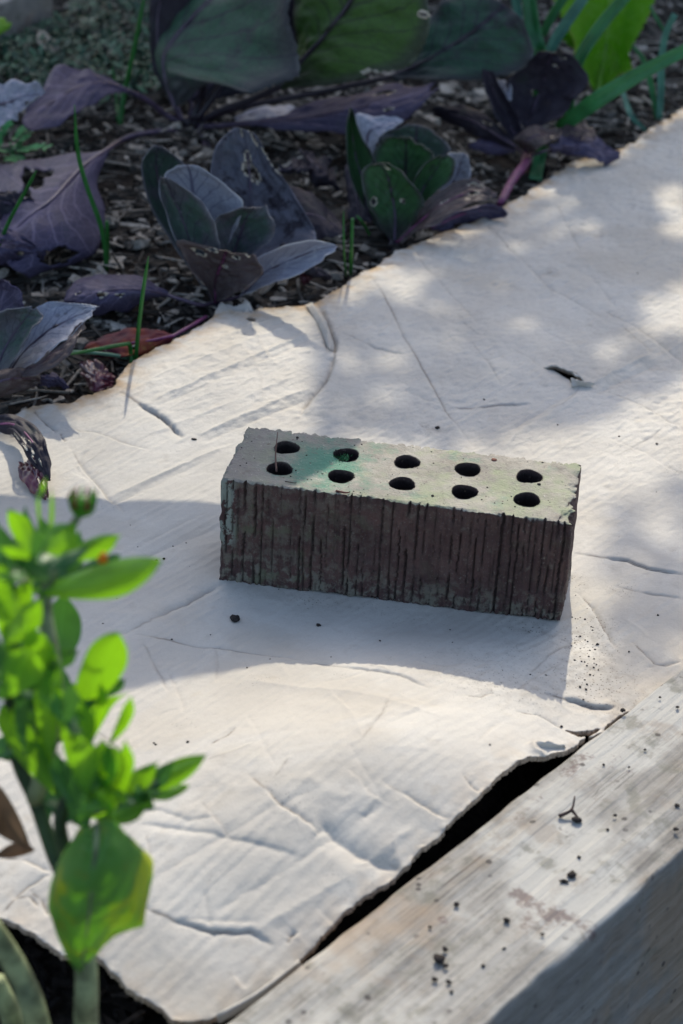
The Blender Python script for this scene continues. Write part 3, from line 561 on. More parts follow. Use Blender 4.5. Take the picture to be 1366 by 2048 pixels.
# ------------------------------------------------------------------ brick
def make_brick():
    L, W, H, st = 230., 76., 80., .85
    nx, ny, nz = int(L/st), int(W/st), int(H/st); Vs = []; Fs = []; off = 0; hol = []
    def grid(fn, na, nb, flip):
        nonlocal off
        a, b = np.meshgrid(np.linspace(0, 1, na+1), np.linspace(0, 1, nb+1), indexing='ij'); P = fn(a.ravel(), b.ravel()); gi = np.arange(a.size).reshape(a.shape)+off
        f = np.stack([gi[:-1, :-1], gi[1:, :-1], gi[1:, 1:], gi[:-1, 1:]], -1).reshape(-1, 4)
        Vs.append(P); Fs.append(f[:, ::-1] if flip else f); off += len(P)
    st3 = lambda a, b, c: np.stack(np.broadcast_arrays(a, b, c), -1).astype(float)
    grid(lambda a, b: st3(a*L, 0, b*H), nx, nz, False); grid(lambda a, b: st3(a*L, W, b*H), nx, nz, True)
    grid(lambda a, b: st3(0, a*W, b*H), ny, nz, True); grid(lambda a, b: st3(L, a*W, b*H), ny, nz, False)
    grid(lambda a, b: st3(a*L, b*W, 0), nx//4, ny//4, True)
    # top with ten holes
    a, b = np.meshgrid(np.linspace(0, L, nx+1), np.linspace(0, W, ny+1), indexing='ij'); x = a.ravel().copy(); y = b.ravel().copy()
    C = [(33+41*i+(0 if r else 1.5), (23, 51.8)[r]) for i in range(5) for r in (0, 1)]; R = 8.6; keep = np.ones(x.shape, bool)
    ang = lambda cx, cy, t: R*(1+.05*np.sin(3*t+cx)+.035*vn(t*4, np.full_like(t, cx+cy), 3))
    for cx, cy in C:
        d = np.hypot(x-cx, y-cy); t = np.arctan2(y-cy, x-cx); rr = ang(cx, cy, t); near = (d < rr+.55) & (d > rr-.95); ins_ = d <= rr-.95
        x[near] = (cx+rr*np.cos(t))[near]; y[near] = (cy+rr*np.sin(t))[near]; keep &= ~ins_
    gi = np.arange(x.size).reshape(a.shape); f = np.stack([gi[:-1, :-1], gi[1:, :-1], gi[1:, 1:], gi[:-1, 1:]], -1).reshape(-1, 4); f = f[keep[f].all(1)]
    Vs.append(np.stack([x, y, np.full(x.shape, H)], 1)); Fs.append(f+off); off += len(x); ntop = off
    hv = []
    for cx, cy in C:
        t = np.linspace(0, 2*np.pi, 49)[:-1]
        rr = ang(cx, cy, t)
        zz = [H-.15, H-1.2, H-4, H-12, H-30, H-52, H-70]
        for k, z in enumerate(zz):
            r_ = rr*(1.+(.03 if k == 0 else .0)-(.04 if k > 2 else 0)+.02*vn(t*5, np.full_like(t, z+cx), 8)); Vs.append(np.stack([cx+r_*np.cos(t), cy+r_*np.sin(t), np.full_like(t, z)], 1))
        g = np.arange(48*len(zz)).reshape(len(zz), 48)+off; g2 = np.roll(g, -1, 1)
        Fs.append(np.stack([g[:-1], g2[:-1], g2[1:], g[1:]], -1).reshape(-1, 4)); c0 = g[-1]
        off += 48*len(zz); Vs.append(np.array([[cx, cy, H-70.]])); Fs.append(np.stack([c0, np.roll(c0, -1), np.full(48, off), np.full(48, off)], 1)); off += 1
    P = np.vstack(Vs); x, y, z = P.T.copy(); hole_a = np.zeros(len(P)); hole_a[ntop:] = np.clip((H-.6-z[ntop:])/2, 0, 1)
    isbox = np.arange(len(P)) < ntop
    # grooves of the wire-cut faces
    xsg = []; q = 4.
    while q < L-2: xsg.append((q, rng.choice([.4, .5, .6, .8]), rng.choice([1.6, 2.6, 3.2, 3.8]))); q += rng.uniform(3.2, 7.4)
    def groove(c, zc, seed):
        g = np.zeros(c.shape)
        for i, (q, w_, d_) in enumerate(xsg):
            cc = q+.5*vn(zc/22., np.full_like(c, i), seed)+.38*vn(zc/1.5, np.full_like(c, i*1.7), seed+9); pres = np.clip(vn(zc/16., np.full_like(c, i*3.3), seed+1)*1.5+1.25-(1-q/230.)*.55, 0, 1)*(1+.25*vn(zc/2., np.full_like(c, i), seed+5))
            g = np.maximum(g, d_*pres*np.exp(-np.abs((c-cc)/w_)**2.6))
        return g
    mn = np.clip(vn(x/.95, z/30., 61)*1.4-.25, 0, 1)*.9+np.clip(vn(x/1.6, z/16., 62)-.2, 0, 1)*1.1
    gf = np.maximum(groove(x, z, 1), mn)*np.clip((H+1-z)/1, 0, 1); gb = groove(x+3, z, 5); wf = np.exp(-(y/2.6)**2); wb = np.exp(-((W-y)/2.6)**2)
    fld = (.5*vn(x/1.9, z/20., 21)+.4*vn(x/.9, z/1.2, 22)*np.clip(vn(x/20., z/15., 23)+.5, 0, 1)+.35*vn(x/5., z/9., 24)+.8*vn(x/14., z/22., 25))
    ridge = .5*np.abs(np.sin(x*1.05+vn(x/9, z/30, 20)*3))
    nf = fld+ridge
    y2 = y+wf*(gf+nf+.2)*isbox-wb*(gb+nf+.2)*isbox
    gl = groove(y*2.5, z, 9)*.5+.5*vn(y/3., z/7., 26)+.4*vn(y/9., z/13., 27)
    wl = np.exp(-(x/2.6)**2); wr = np.exp(-((L-x)/2.6)**2); x2 = x+wl*(gl+.6*vn(y/4, z/5., 28)+.4)*isbox-wr*gl*isbox
    # bites along the edges
    z2 = z.copy(); d1 = np.minimum(y, W-y); d2 = np.minimum(x, L-x); ed = np.exp(-(np.minimum(d1, d2)/1.4)**2); tp = np.clip((z-H+3)/3, 0, 1)
    z2 -= tp*isbox*(ed*np.clip(.7+1.5*vn(x/3.4, y/3.4, 29), 0, 3)+.25*fbm(x/9., y/9., 30, 3)+.4)
    bt = np.clip((3-z)/3, 0, 1); z2 += bt*isbox*ed*np.clip(.5+1.2*vn(x/5., y/5., 31), 0, 2.5)
    P2 = np.stack([x2, y2, z2], 1)
    chips = [(L+1, 8, H, 11), (L+1, 26, H+1, 9), (L, 44, H+2, 8), (L+2, 62, H+2, 7), (-1, 60, H+1, 7), (-2, 66, 52, 6), (-2, 30, H, 4), (-1, 0, 12, 5), (L, -1, 3, 5), (60, -2, H+1.5, 4), (-1, 14, 40, 3), (150, W+2, H+2, 5), (90, W+1, H+3, 6), (95, -2, 0, 4), (210, -2, 0, 5), (118, -3, H+2, 5)]
    for cx, cy, cz, r in chips:
        d = P2-np.array([cx, cy, cz]); dn = np.linalg.norm(d, axis=1)+.25*r*(vn(P2[:, 0]/2.5, P2[:, 1]/2.5+P2[:, 2]/3, 33)); m = (dn < r) & isbox
        cen = np.array([L/2, W/2, H/2])-np.array([cx, cy, cz]); cen = cen*np.array([1/L, 1/W, 1/H]); cen /= np.linalg.norm(cen); P2[m] += cen*((r-dn[m])*.45)[:, None]
    # worn, slightly out-of-square block
    cor = {(0, 0, 1): (.1, -1.6), (1, 0, 1): (230.6, -3.4), (1, 1, 1): (229.4, 79.0), (0, 1, 1): (.6, 75.6), (0, 0, 0): (-.6, 0.), (1, 0, 0): (229.3, 4.6), (1, 1, 0): (230.5, 68.), (0, 1, 0): (0, 72.)}
    u, v, w_ = P2[:, 0]/L, P2[:, 1]/W, P2[:, 2]/H; Q = np.zeros((len(P2), 2))
    for (i, j, k), c in cor.items(): Q += ((u if i else 1-u)*(v if j else 1-v)*(w_ if k else 1-w_))[:, None]*np.array(c)
    P3 = np.column_stack([Q, P2[:, 2]]); pit = np.clip((wf*gf-.9)/.9, 0, 1)*isbox
    F = np.vstack(Fs)
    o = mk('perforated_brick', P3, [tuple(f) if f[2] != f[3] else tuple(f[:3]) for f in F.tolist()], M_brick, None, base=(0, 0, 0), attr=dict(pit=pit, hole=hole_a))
    bm = bmesh.new(); bm.from_mesh(o.data); bmesh.ops.remove_doubles(bm, verts=bm.verts, dist=4e-5)
    bmesh.ops.recalc_face_normals(bm, faces=bm.faces); bm.to_mesh(o.data); bm.free()
    return o
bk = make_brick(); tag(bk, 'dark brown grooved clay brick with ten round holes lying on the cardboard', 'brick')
# ------------------------------------------------------------------ leaves
def leaf(parent, L, M, R, mat, holes=(), nu=46, nv=22, ruffle=1.5, teeth=.02, seed=0, rimmed=.6, petiole=None, rib=1.6, ribmat=None, name='leaf', label=None, thick=.0007, cup=0, midrib=True):
    Ls, Ms, Rs = [spline([pt(p) for p in q], nu) for q in (L, M, R)]; u = np.linspace(0, 1, nu); v = np.linspace(-1, 1, nv)
    V = np.zeros((nu, nv, 3)); tw = 1+teeth*np.abs(((u*34) % 1)*2-1)-teeth*.5+.05*vn(u*9, u*0, seed)
    ruffle = ruffle*1.5+.8
    nrm = np.cross((Rs-Ls), np.gradient(Ms, axis=0)); nrm /= np.linalg.norm(nrm, axis=1)[:, None]+1e-6
    for j, vv in enumerate(v):
        tv = vv*(1 if abs(vv) < .8 else 1); s1 = tv*(1+(tw-1)*abs(vv)**3)
        q = Ms+(Rs-Ls)*(s1/2)[:, None]+((Ls+Rs)/2-Ms)*(s1**2)[:, None]
        q = q+nrm*(ruffle*(abs(vv)**2)*vn(u*7+seed, u*0+vv*2.2, seed)+.4*ruffle*vn(u*14, u*0+vv*5, seed+3)+cup*(1-vv*vv))[:, None]; V[:, j] = q
    gi = np.arange(nu*nv).reshape(nu, nv); F = []; mi = []
    UC, VC = np.meshgrid((u[1:]+u[:-1])/2, (v[1:]+v[:-1])/2, indexing='ij'); DEAD = np.zeros(UC.shape, bool); RIM = DEAD.copy(); NZ = .35*vn(UC*22, VC*11, seed+7); HS = vn(UC*31, VC*15, seed+2)*.5+.5
    for (hu, hv, hr) in holes:
        d_ = np.hypot((UC-hu)*2.2, VC-hv)/hr+NZ; DEAD |= d_ < 1; RIM |= (d_ < 1+.03/hr) & (HS < rimmed)
    for i in range(nu-1):
        for j in range(nv-1):
            if DEAD[i, j]: continue
            rim = RIM[i, j]
            F.append((gi[i, j], gi[i, j+1], gi[i+1, j+1], gi[i+1, j])); mi.append(1 if rim else 0)
    UV = np.stack(np.meshgrid(u, (v+1)/2, indexing='ij'), -1).reshape(-1, 2)
    o = mk(name, V.reshape(-1, 3), F, [mat, M_rim], parent, midx=mi, uv=UV)
    if thick: md = o.modifiers.new('s', 'SOLIDIFY'); md.thickness = thick; md.offset = 0
    if label: o['label'] = label
    if midrib:
        path = Ms+nrm*(-.2+cup)
        if petiole: path = np.vstack([spline([pt(p) for p in petiole], 14)[:-1], path])
        k = len(path); rad = np.linspace(1, 0.12, k)**1.0*rib; Vt, Ft = tube(path, rad, 7)
        mk('midrib', Vt, Ft, ribmat or M_stem, o)
    return o
def plant(name, px, py, z, label, cat, group=None):
    return tag(empty(name, back(px, py, z)), label, cat, group)
# big red cabbage at the back
G0 = 905
pA = plant('red_cabbage', 375, 262, -15, 'largest red cabbage, tall dark green and purple leaves at the top', 'cabbage', 'red cabbages in the bed')
base = (375, 255, G0)
leaf(pA, [(350, 215, 915), (324, 150, 960), (320, 95, 985), (370, 20, 1000), (430, -30, 1010)], [(352, 215, 905), (330, 150, 925), (333, 103, 935), (385, 34, 940), (455, -30, 940)], [(372, 205, 890), (420, 165, 830), (525, 186, 800), (592, 115, 810), (575, -30, 860)], MC['bigdark'], seed=2, petiole=[base, (362, 235, 905), (352, 212, 905)], rib=4, ruffle=3, nu=60, nv=34, label='broad dark leaf curling over its own stalk')
leaf(pA, [(560, 172, 880), (590, 120, 910), (588, 60, 930), (585, 0, 940), (600, -60, 950)], [(558, 173, 878), (612, 112, 890), (660, 60, 895), (702, 0, 900), (740, -60, 910)], [(560, 175, 875), (680, 166, 850), (790, 140, 840), (864, 60, 850), (840, -50, 880)], MC['biggreen'], holes=[(.40, .96, .05)], seed=3, petiole=[base, (440, 222, 895), (500, 200, 885), (558, 173, 878)], rib=4.5, ruffle=3, nu=60, nv=34, ribmat=M_stemdark, label='green leaf with purple veins and a pale rimmed hole')
leaf(pA, [(786, 150, 940), (830, 80, 960), (880, 10, 975), (950, -30, 980)], [(784, 153, 938), (870, 112, 940), (950, 60, 945), (1010, 10, 950)], [(786, 156, 930), (890, 160, 915), (1000, 152, 910), (1060, 110, 915), (1045, 40, 930)], MC['bigdark'], seed=5, petiole=[base, (480, 215, 915), (640, 185, 930), (784, 153, 938)], rib=3.5, ruffle=3, nu=50, nv=28, ribmat=M_stemdark)
leaf(pA, [(345, 205, 930), (306, 130, 960), (300, 50, 970), (305, -40, 980)], [(347, 203, 925), (320, 120, 950), (315, 40, 960), (330, -40, 970)], [(350, 200, 925), (345, 120, 955), (375, 50, 970), (450, -40, 985)], MC['dark'], seed=6, petiole=[base, (347, 203, 925)], rib=3, label='darkest upright leaf at the left of the plant')
leaf(pA, [(372, 190, 925), (420, 120, 960), (520, 60, 980), (600, -40, 990)], [(375, 200, 922), (450, 150, 955), (560, 90, 975), (650, 0, 985)], [(380, 205, 920), (470, 190, 945), (600, 150, 965), (720, 60, 975)], MC['dark'], seed=8, petiole=[base, (385, 205, 920)], rib=3)
leaf(pA, [(500, 243, 880), (600, 218, 895), (690, 189, 905), (790, 172, 915), (874, 160, 920)], [(500, 246, 875), (600, 238, 865), (700, 218, 855), (780, 203, 860), (860, 180, 890)], [(500, 250, 870), (600, 258, 850), (720, 263, 840), (800, 243, 850), (880, 185, 880)], MC['purple'], holes=[(.72, -.55, .12), (.72, .4, .07)], seed=9, petiole=[base, (430, 252, 890), (500, 246, 875)], rib=3.4, ruffle=3, nu=60, nv=30, label='long purple leaf twisted to the right')
leaf(pA, [(470, 235, 930), (520, 214, 960), (560, 212, 985), (610, 225, 990)], [(470, 240, 925), (520, 225, 940), (560, 226, 950), (610, 235, 955)], [(475, 246, 910), (520, 238, 915), (560, 240, 920), (600, 245, 925)], MC['bloom'], seed=10, rib=1.5)
leaf(pA, [(277, 188, 880), (215, 150, 870), (165, 136, 860), (110, 140, 850), (60, 215, 770)], [(277, 191, 875), (215, 168, 850), (165, 172, 825), (110, 200, 790), (45, 245, 740)], [(277, 194, 870), (225, 188, 835), (180, 208, 800), (130, 245, 760), (60, 256, 725)], MC['purple'], seed=12, petiole=[base, (330, 228, 900), (300, 204, 885), (277, 191, 875)], rib=3.5, ruffle=2.5, nu=50, nv=28, label='purple leaf arching to the left')
leaf(pA, [(212, 297, 'z', 34), (140, 306, 'z', 20), (60, 318, 'z', 14), (0, 326, 'z', 10), (-60, 400, 'z', 4)], [(215, 300, 'z', 36), (165, 335, 'z', 40), (105, 398, 'z', 40), (50, 440, 'z', 32), (-10, 500, 'z', 12)], [(219, 302, 'z', 34), (194, 360, 'z', 26), (209, 430, 'z', 12), (190, 505, 'z', 2), (60, 556, 'z', -6)], MC['purple'], holes=[(.84, .72, .17), (.93, .35, .08), (.5, -.6, .2), (.62, -.35, .1)], rimmed=.1, seed=14, petiole=[(370, 262, G0-10), (330, 262, 870), (270, 270, 840), (235, 285, 810), (215, 300, 'z', 36)], rib=3, nu=70, nv=44, ruffle=2, label='large purple leaf lying on the mulch with a chewed hole')
leaf(pA, [(400, 262, 880), (420, 290, 850), (425, 330, 810)], [(396, 262, 880), (410, 290, 850), (415, 325, 810)], [(392, 262, 880), (400, 290, 850), (405, 320, 810)], MC['dark'], seed=15, rib=2)
for q in ([(385, 240, 900), (400, 200, 905), (412, 165, 900)], [(392, 240, 895), (425, 195, 900), (450, 150, 905)]):
    Vt, Ft = tube(spline([pt(p) for p in q], 10), 3.6); mk('stalk', Vt, Ft, M_stemdark, pA)
Vt, Ft = tube(spline([back(382, 275, -20), atY(378, 262, 905), atY(376, 235, 905)], 8), [9, 10, 10, 10, 9, 8, 7, 6], 12); mk('stem', Vt, Ft, M_stemdark, pA)
Vt, Ft = tube([atY(*q) for q in ((836, 27, 846), (842, 22, 846), (852, 25, 846), (858, 31, 846), (852, 35, 846), (842, 33, 846), (835, 28, 846))], 1.6, 6); mk('hole_rim', Vt, Ft, M_rim, pA)
Vt, Ft = tube([atY(*q) for q in ((839, 27, 846.5), (846, 28, 846.5), (855, 31, 846.5))], 2.0, 6); mk('hole', Vt, Ft, M_stemdark, pA)
# cabbage B, front centre
pB = plant('red_cabbage', 430, 612, -15, 'young red cabbage with slate blue cupped leaves, left of centre at the torn cardboard edge', 'cabbage', 'red cabbages in the bed')
b0 = (430, 606, 462)
def lf(p, L, M, R, m, **k): return leaf(p, L, M, R, MC[m] if isinstance(m, str) else m, **k)
lf(pB, [(418, 590, 480), (350, 500, 505), (299, 405, 515), (283, 330, 520), (300, 294, 525)], [(420, 590, 480), (365, 480, 530), (325, 390, 545), (312, 330, 548), (317, 291, 545)], [(422, 590, 480), (405, 500, 520), (390, 420, 530), (378, 345, 532), (335, 300, 530)], 'slate', seed=21, petiole=[b0, (421, 590, 480)], rib=1.8, label='leftmost grey blue leaf')
lf(pB, [(427, 590, 478), (370, 470, 488), (334, 390, 492), (329, 352, 496), (352, 333, 500)], [(430, 590, 478), (402, 480, 505), (388, 400, 512), (382, 352, 512), (374, 330, 508)], [(434, 590, 478), (455, 490, 490), (486, 412, 492), (445, 366, 496), (396, 335, 502)], 'bloom', seed=22, petiole=[b0, (430, 590, 478)], rib=1.6, ruffle=1)
lf(pB, [(427, 595, 470), (352, 480, 452), (327, 410, 456), (317, 362, 462), (325, 355, 466)], [(430, 595, 470), (387, 500, 470), (362, 430, 474), (342, 385, 474), (332, 356, 468)], [(434, 595, 470), (440, 520, 455), (434, 455, 455), (396, 398, 460), (342, 360, 466)], 'slate', seed=23, petiole=[b0, (430, 595, 470)], rib=1.6, ruffle=1.2)
lf(pB, [(440, 590, 470), (430, 510, 478), (427, 445, 478), (455, 425, 478), (490, 414, 478)], [(442, 592, 470), (466, 510, 490), (482, 465, 494), (492, 437, 492), (508, 415, 486)], [(446, 592, 470), (495, 515, 475), (540, 480, 472), (550, 445, 474), (532, 415, 480)], 'slate', seed=24, petiole=[b0, (442, 592, 470)], rib=1.6, ruffle=1.4, label='greyish green leaf with fine veins')
lf(pB, [(428, 600, 450), (400, 560, 436), (375, 525, 430), (357, 482, 428), (366, 480, 430)], [(431, 602, 452), (431, 565, 452), (438, 540, 450), (447, 520, 446), (452, 502, 442)], [(434, 602, 450), (472, 588, 430), (512, 562, 420), (524, 535, 420), (506, 512, 425)], 'brown', holes=[(.93, -.35, .12), (.90, .32, .09), (.74, -.55, .13), (.62, .1, .05), (1, .75, .08)], rimmed=1, seed=25, petiole=[b0, (431, 602, 452)], rib=1.5, nu=60, nv=40, ribmat=M_mag, label='brownish front leaf with nibbled holes')
lf(pB, [(478, 592, 450), (512, 522, 450), (560, 496, 445), (620, 481, 440), (664, 488, 438)], [(480, 593, 450), (530, 546, 456), (580, 521, 455), (630, 501, 448), (672, 492, 440)], [(482, 595, 448), (530, 570, 436), (586, 551, 430), (640, 523, 428), (669, 501, 434)], 'bloom', seed=26, petiole=[b0, (455, 600, 452), (480, 593, 450)], rib=1.6, ruffle=1.5, label='pale lavender leaf reaching right')
lf(pB, [(452, 585, 500), (428, 420, 545), (424, 340, 570), (438, 285, 580), (466, 256, 590)], [(458, 585, 500), (500, 450, 560), (500, 370, 580), (495, 310, 590), (488, 258, 595)], [(470, 585, 500), (604, 490, 530), (630, 462, 545), (572, 365, 570), (512, 270, 585)], 'ragged', holes=[(.63, .02, .17), (.73, .0, .1), (.97, .5, .14), (.85, .97, .16), (.96, -.2, .08)], rimmed=1, seed=27, petiole=[b0, (458, 585, 500)], rib=2, nu=70, nv=44, ruffle=4, label='tall ragged dark leaf behind, holed by slugs')
lf(pB, [(555, 430, 600), (575, 378, 620), (620, 388, 625), (660, 425, 620), (692, 458, 600)], [(555, 450, 590), (590, 430, 595), (630, 430, 595), (660, 445, 595), (692, 460, 598)], [(560, 480, 570), (600, 482, 570), (640, 478, 575), (670, 470, 580), (692, 463, 590)], 'dark', seed=28)
lf(pB, [(334, 586, 'z', 8), (285, 556, 'z', 14), (215, 549, 'z', 10), (160, 562, 'z', 4), (127, 598, 'z', 0)], [(335, 590, 'z', 8), (285, 580, 'z', 18), (225, 580, 'z', 18), (170, 590, 'z', 12), (128, 602, 'z', 2)], [(336, 593, 'z', 6), (300, 600, 'z', 4), (236, 621, 'z', 0), (185, 630, 'z', -4), (130, 606, 'z', -2)], 'purple', holes=[(.62, .15, .1), (.45, .3, .09), (.8, -.2, .06)], rimmed=.5, seed=29, petiole=[b0, (400, 610, 'z', 2), (365, 600, 'z', 8), (335, 590, 'z', 8)], rib=1.8, nu=60, nv=36, label='flat dark leaf lying on the chips')
lf(pB, [(600, 548, 'z', 6), (612, 538, 'z', 10), (628, 540, 'z', 8)], [(600, 552, 'z', 2), (612, 548, 'z', 5), (628, 545, 'z', 3)], [(603, 565, 'z', -4), (612, 570, 'z', -6), (626, 552, 'z', -2)], M_wine, seed=30, rib=.8)
Vt, Ft = tube(spline([back(428, 622, -18), atY(430, 606, 462), atY(438, 580, 470)], 8), [5, 5, 5, 4.6, 4, 3.4, 3, 2.6], 10); mk('stem', Vt, Ft, M_stemdark, pB)
for k, (x0, y0, x1, y1, w_, z0, z1, m) in enumerate([(440, 480, 520, 545, 40, 25, 6, 'dark'), (560, 500, 660, 560, 34, 22, 4, 'dark'), (560, 340, 660, 330, 40, 20, 14, 'dark'), (600, 300, 680, 380, 46, 26, 6, 'dark')]):
    d_ = np.array([-(y1-y0), x1-x0.__float__()]); d_ = d_/np.linalg.norm(d_)*w_/2; mx, my = (x0+x1)/2, (y0+y1)/2
    lf(pB, [(x0, y0, 'z', z0), (mx+d_[0], my+d_[1], 'z', (z0+z1)/2), (x1, y1, 'z', z1)], [(x0, y0, 'z', z0), (mx, my, 'z', (z0+z1)/2+8), (x1, y1, 'z', z1)], [(x0, y0, 'z', z0), (mx-d_[0], my-d_[1], 'z', (z0+z1)/2+3), (x1, y1, 'z', z1)], m, seed=130+k, ruffle=5, rib=1.3)
# cabbage C
pC = plant('red_cabbage', 790, 486, -15, 'small red cabbage with bright green veined leaves beside the cardboard edge, right of centre', 'cabbage', 'red cabbages in the bed')
c0 = (789, 483, 645)
lf(pC, [(776, 478, 650), (733, 425, 660), (699, 345, 672), (693, 285, 680), (696, 222, 690)], [(780, 478, 650), (745, 400, 680), (716, 330, 695), (705, 270, 700), (699, 216, 700)], [(785, 478, 650), (765, 400, 665), (753, 325, 675), (722, 272, 685), (703, 215, 696)], 'green', seed=41, petiole=[c0, (780, 478, 650)], rib=2, label='tall narrow green leaf at the left')
lf(pC, [(735, 320, 730), (708, 232, 745), (760, 236, 750), (806, 236, 750)], [(745, 330, 725), (735, 270, 735), (768, 252, 740), (800, 246, 745)], [(755, 330, 720), (750, 292, 725), (772, 270, 730), (806, 240, 740)], 'bloom', seed=42)
lf(pC, [(800, 480, 665), (768, 380, 700), (751, 300, 715), (775, 262, 720), (818, 250, 725)], [(805, 480, 665), (815, 380, 715), (825, 310, 730), (832, 275, 732), (835, 250, 730)], [(812, 480, 665), (860, 390, 700), (899, 322, 712), (890, 285, 718), (852, 254, 725)], 'slate', seed=43, petiole=[c0, (805, 480, 665)], rib=1.8)
lf(pC, [(792, 480, 655), (760, 390, 675), (747, 312, 685), (764, 281, 690), (800, 274, 692)], [(800, 480, 655), (808, 390, 695), (812, 330, 705), (812, 300, 704), (812, 275, 700)], [(815, 480, 655), (845, 380, 675), (868, 320, 682), (845, 290, 688), (822, 276, 694)], 'green', seed=44, petiole=[c0, (800, 480, 655)], rib=1.8, ruffle=1.5)
lf(pC, [(815, 470, 645), (820, 385, 660), (843, 335, 668), (878, 311, 672)], [(820, 472, 645), (842, 390, 672), (868, 345, 678), (888, 312, 676)], [(828, 475, 645), (868, 390, 652), (900, 362, 658), (909, 328, 662), (896, 310, 670)], 'green', seed=45, petiole=[c0, (820, 472, 645)], rib=1.5, ruffle=1.2)
lf(pC, [(870, 400, 690), (895, 345, 700), (898, 308, 706), (920, 306, 706)], [(872, 405, 690), (910, 360, 705), (920, 330, 710), (930, 308, 708)], [(878, 410, 685), (930, 370, 690), (942, 345, 695), (936, 312, 702)], 'bloom', seed=46)
lf(pC, [(786, 482, 632), (752, 440, 625), (733, 400, 626), (724, 350, 632), (742, 329, 638)], [(789, 483, 632), (790, 430, 645), (784, 390, 650), (775, 352, 650), (760, 326, 646)], [(794, 483, 632), (834, 437, 622), (846, 400, 622), (818, 362, 630), (776, 325, 640)], 'green', holes=[(.45, -.75, .1), (.92, .35, .12), (.42, .35, .06)], rimmed=1, seed=47, petiole=[c0, (789, 483, 632)], rib=1.8, nu=60, nv=36, label='front green leaf with a ragged top and pale rimmed holes')
lf(pC, [(796, 482, 625), (845, 412, 635), (895, 372, 650), (945, 360, 660), (992, 385, 650)], [(797, 483, 622), (855, 430, 630), (905, 398, 640), (950, 382, 648), (993, 388, 646)], [(799, 485, 618), (862, 448, 612), (932, 413, 622), (970, 398, 636), (995, 391, 642)], 'brown', holes=[(.42, -.1, .06), (.78, -.65, .16), (.72, .2, .11)], rimmed=.9, seed=48, petiole=[c0, (797, 483, 622)], rib=1.6, nu=60, nv=36, ribmat=M_mag, label='brownish purple leaf low on the right')
lf(pC, [(860, 450, 'z', 6), (920, 418, 'z', 12), (980, 408, 'z', 14), (1016, 426, 'z', 8)], [(862, 455, 'z', 2), (920, 430, 'z', 4), (975, 420, 'z', 6), (1015, 430, 'z', 5)], [(865, 462, 'z', -6), (920, 452, 'z', -8), (965, 440, 'z', -4), (1012, 434, 'z', 4)], 'purple', seed=49, rib=1.6, ribmat=M_mag, ruffle=3)
lf(pC, [(695, 300, 740), (690, 380, 700), (700, 440, 670)], [(712, 300, 735), (712, 380, 690), (720, 440, 660)], [(735, 310, 720), (735, 400, 670), (745, 450, 650)], 'dark', seed=50)
Vt, Ft = tube(spline([back(786, 500, -18), atY(789, 484, 640), atY(800, 455, 650)], 8), [6, 6, 5.6, 5, 4.4, 3.8, 3.2, 3], 10); mk('stem', Vt, Ft, M_stemdark, pC)
# cabbage D
pD = plant('red_cabbage', 1055, 335, -15, 'small dark purple cabbage below the leek leaves at the right edge of the bed', 'cabbage', 'red cabbages in the bed')
d0 = (1053, 315, 880)
lf(pD, [(1050, 262, 885), (1024, 215, 900), (1016, 168, 915), (1048, 130, 920), (1080, 101, 920)], [(1053, 262, 885), (1070, 210, 915), (1086, 170, 925), (1096, 130, 925), (1104, 104, 920)], [(1060, 262, 885), (1122, 228, 880), (1148, 200, 885), (1174, 160, 895), (1138, 108, 910)], 'dark', holes=[(.38, -.15, .09), (.97, .45, .16), (.78, .25, .05)], rimmed=.5, seed=61, petiole=[d0, (1053, 262, 885)], rib=1.8, nu=56, nv=34, ruffle=3, label='broad nearly black leaf with a round hole')
lf(pD, [(1045, 292, 875), (1000, 250, 870), (975, 190, 880), (961, 135, 890)], [(1047, 291, 875), (1015, 245, 890), (992, 195, 900), (975, 140, 900)], [(1049, 289, 875), (1038, 240, 885), (1014, 200, 895), (988, 142, 900)], 'dark', seed=62, petiole=[d0, (1047, 291, 875)], rib=1.5)
lf(pD, [(1000, 215, 905), (988, 175, 925), (1010, 160, 930)], [(1008, 220, 900), (1002, 185, 915), (1016, 168, 920)], [(1018, 220, 895), (1020, 190, 905), (1022, 170, 912)], 'bloom', seed=63)
lf(pD, [(1055, 305, 865), (1028, 278, 860), (1062, 254, 865), (1115, 262, 870)], [(1057, 306, 862), (1050, 285, 850), (1078, 270, 850), (1118, 268, 862)], [(1060, 307, 860), (1070, 302, 840), (1095, 287, 838), (1122, 270, 850)], 'brown', seed=64, petiole=[d0, (1057, 306, 862)], rib=1.3, ruffle=1.2)
lf(pD, [(1115, 262, 880), (1150, 238, 895), (1188, 255, 890)], [(1115, 268, 875), (1150, 258, 880), (1190, 264, 880)], [(1115, 272, 870), (1150, 272, 868), (1192, 275, 870)], 'brown', seed=65, rib=1)
lf(pD, [(1100, 290, 'z', 26), (1130, 268, 'z', 30), (1180, 268, 'z', 24), (1238, 306, 'z', 10)], [(1102, 298, 'z', 20), (1140, 290, 'z', 22), (1190, 294, 'z', 18), (1238, 312, 'z', 8)], [(1105, 304, 'z', 10), (1140, 312, 'z', 8), (1190, 326, 'z', 6), (1236, 320, 'z', 5)], 'purple', seed=66, rib=1.4, petiole=[d0, (1080, 305, 'z', 20), (1102, 298, 'z', 20)], ruffle=4, label='drooping leaf that touches the cardboard')
lf(pD, [(1030, 290, 'z', 16), (985, 240, 'z', 30), (930, 212, 'z', 30), (862, 214, 'z', 26)], [(1030, 292, 'z', 16), (980, 262, 'z', 22), (930, 236, 'z', 24), (865, 222, 'z', 20)], [(1030, 295, 'z', 12), (975, 282, 'z', 10), (925, 258, 'z', 12), (868, 232, 'z', 12)], 'dark', seed=67, rib=1.8, holes=[(.4, -.5, .12)], petiole=[d0, (1030, 292, 'z', 16)])
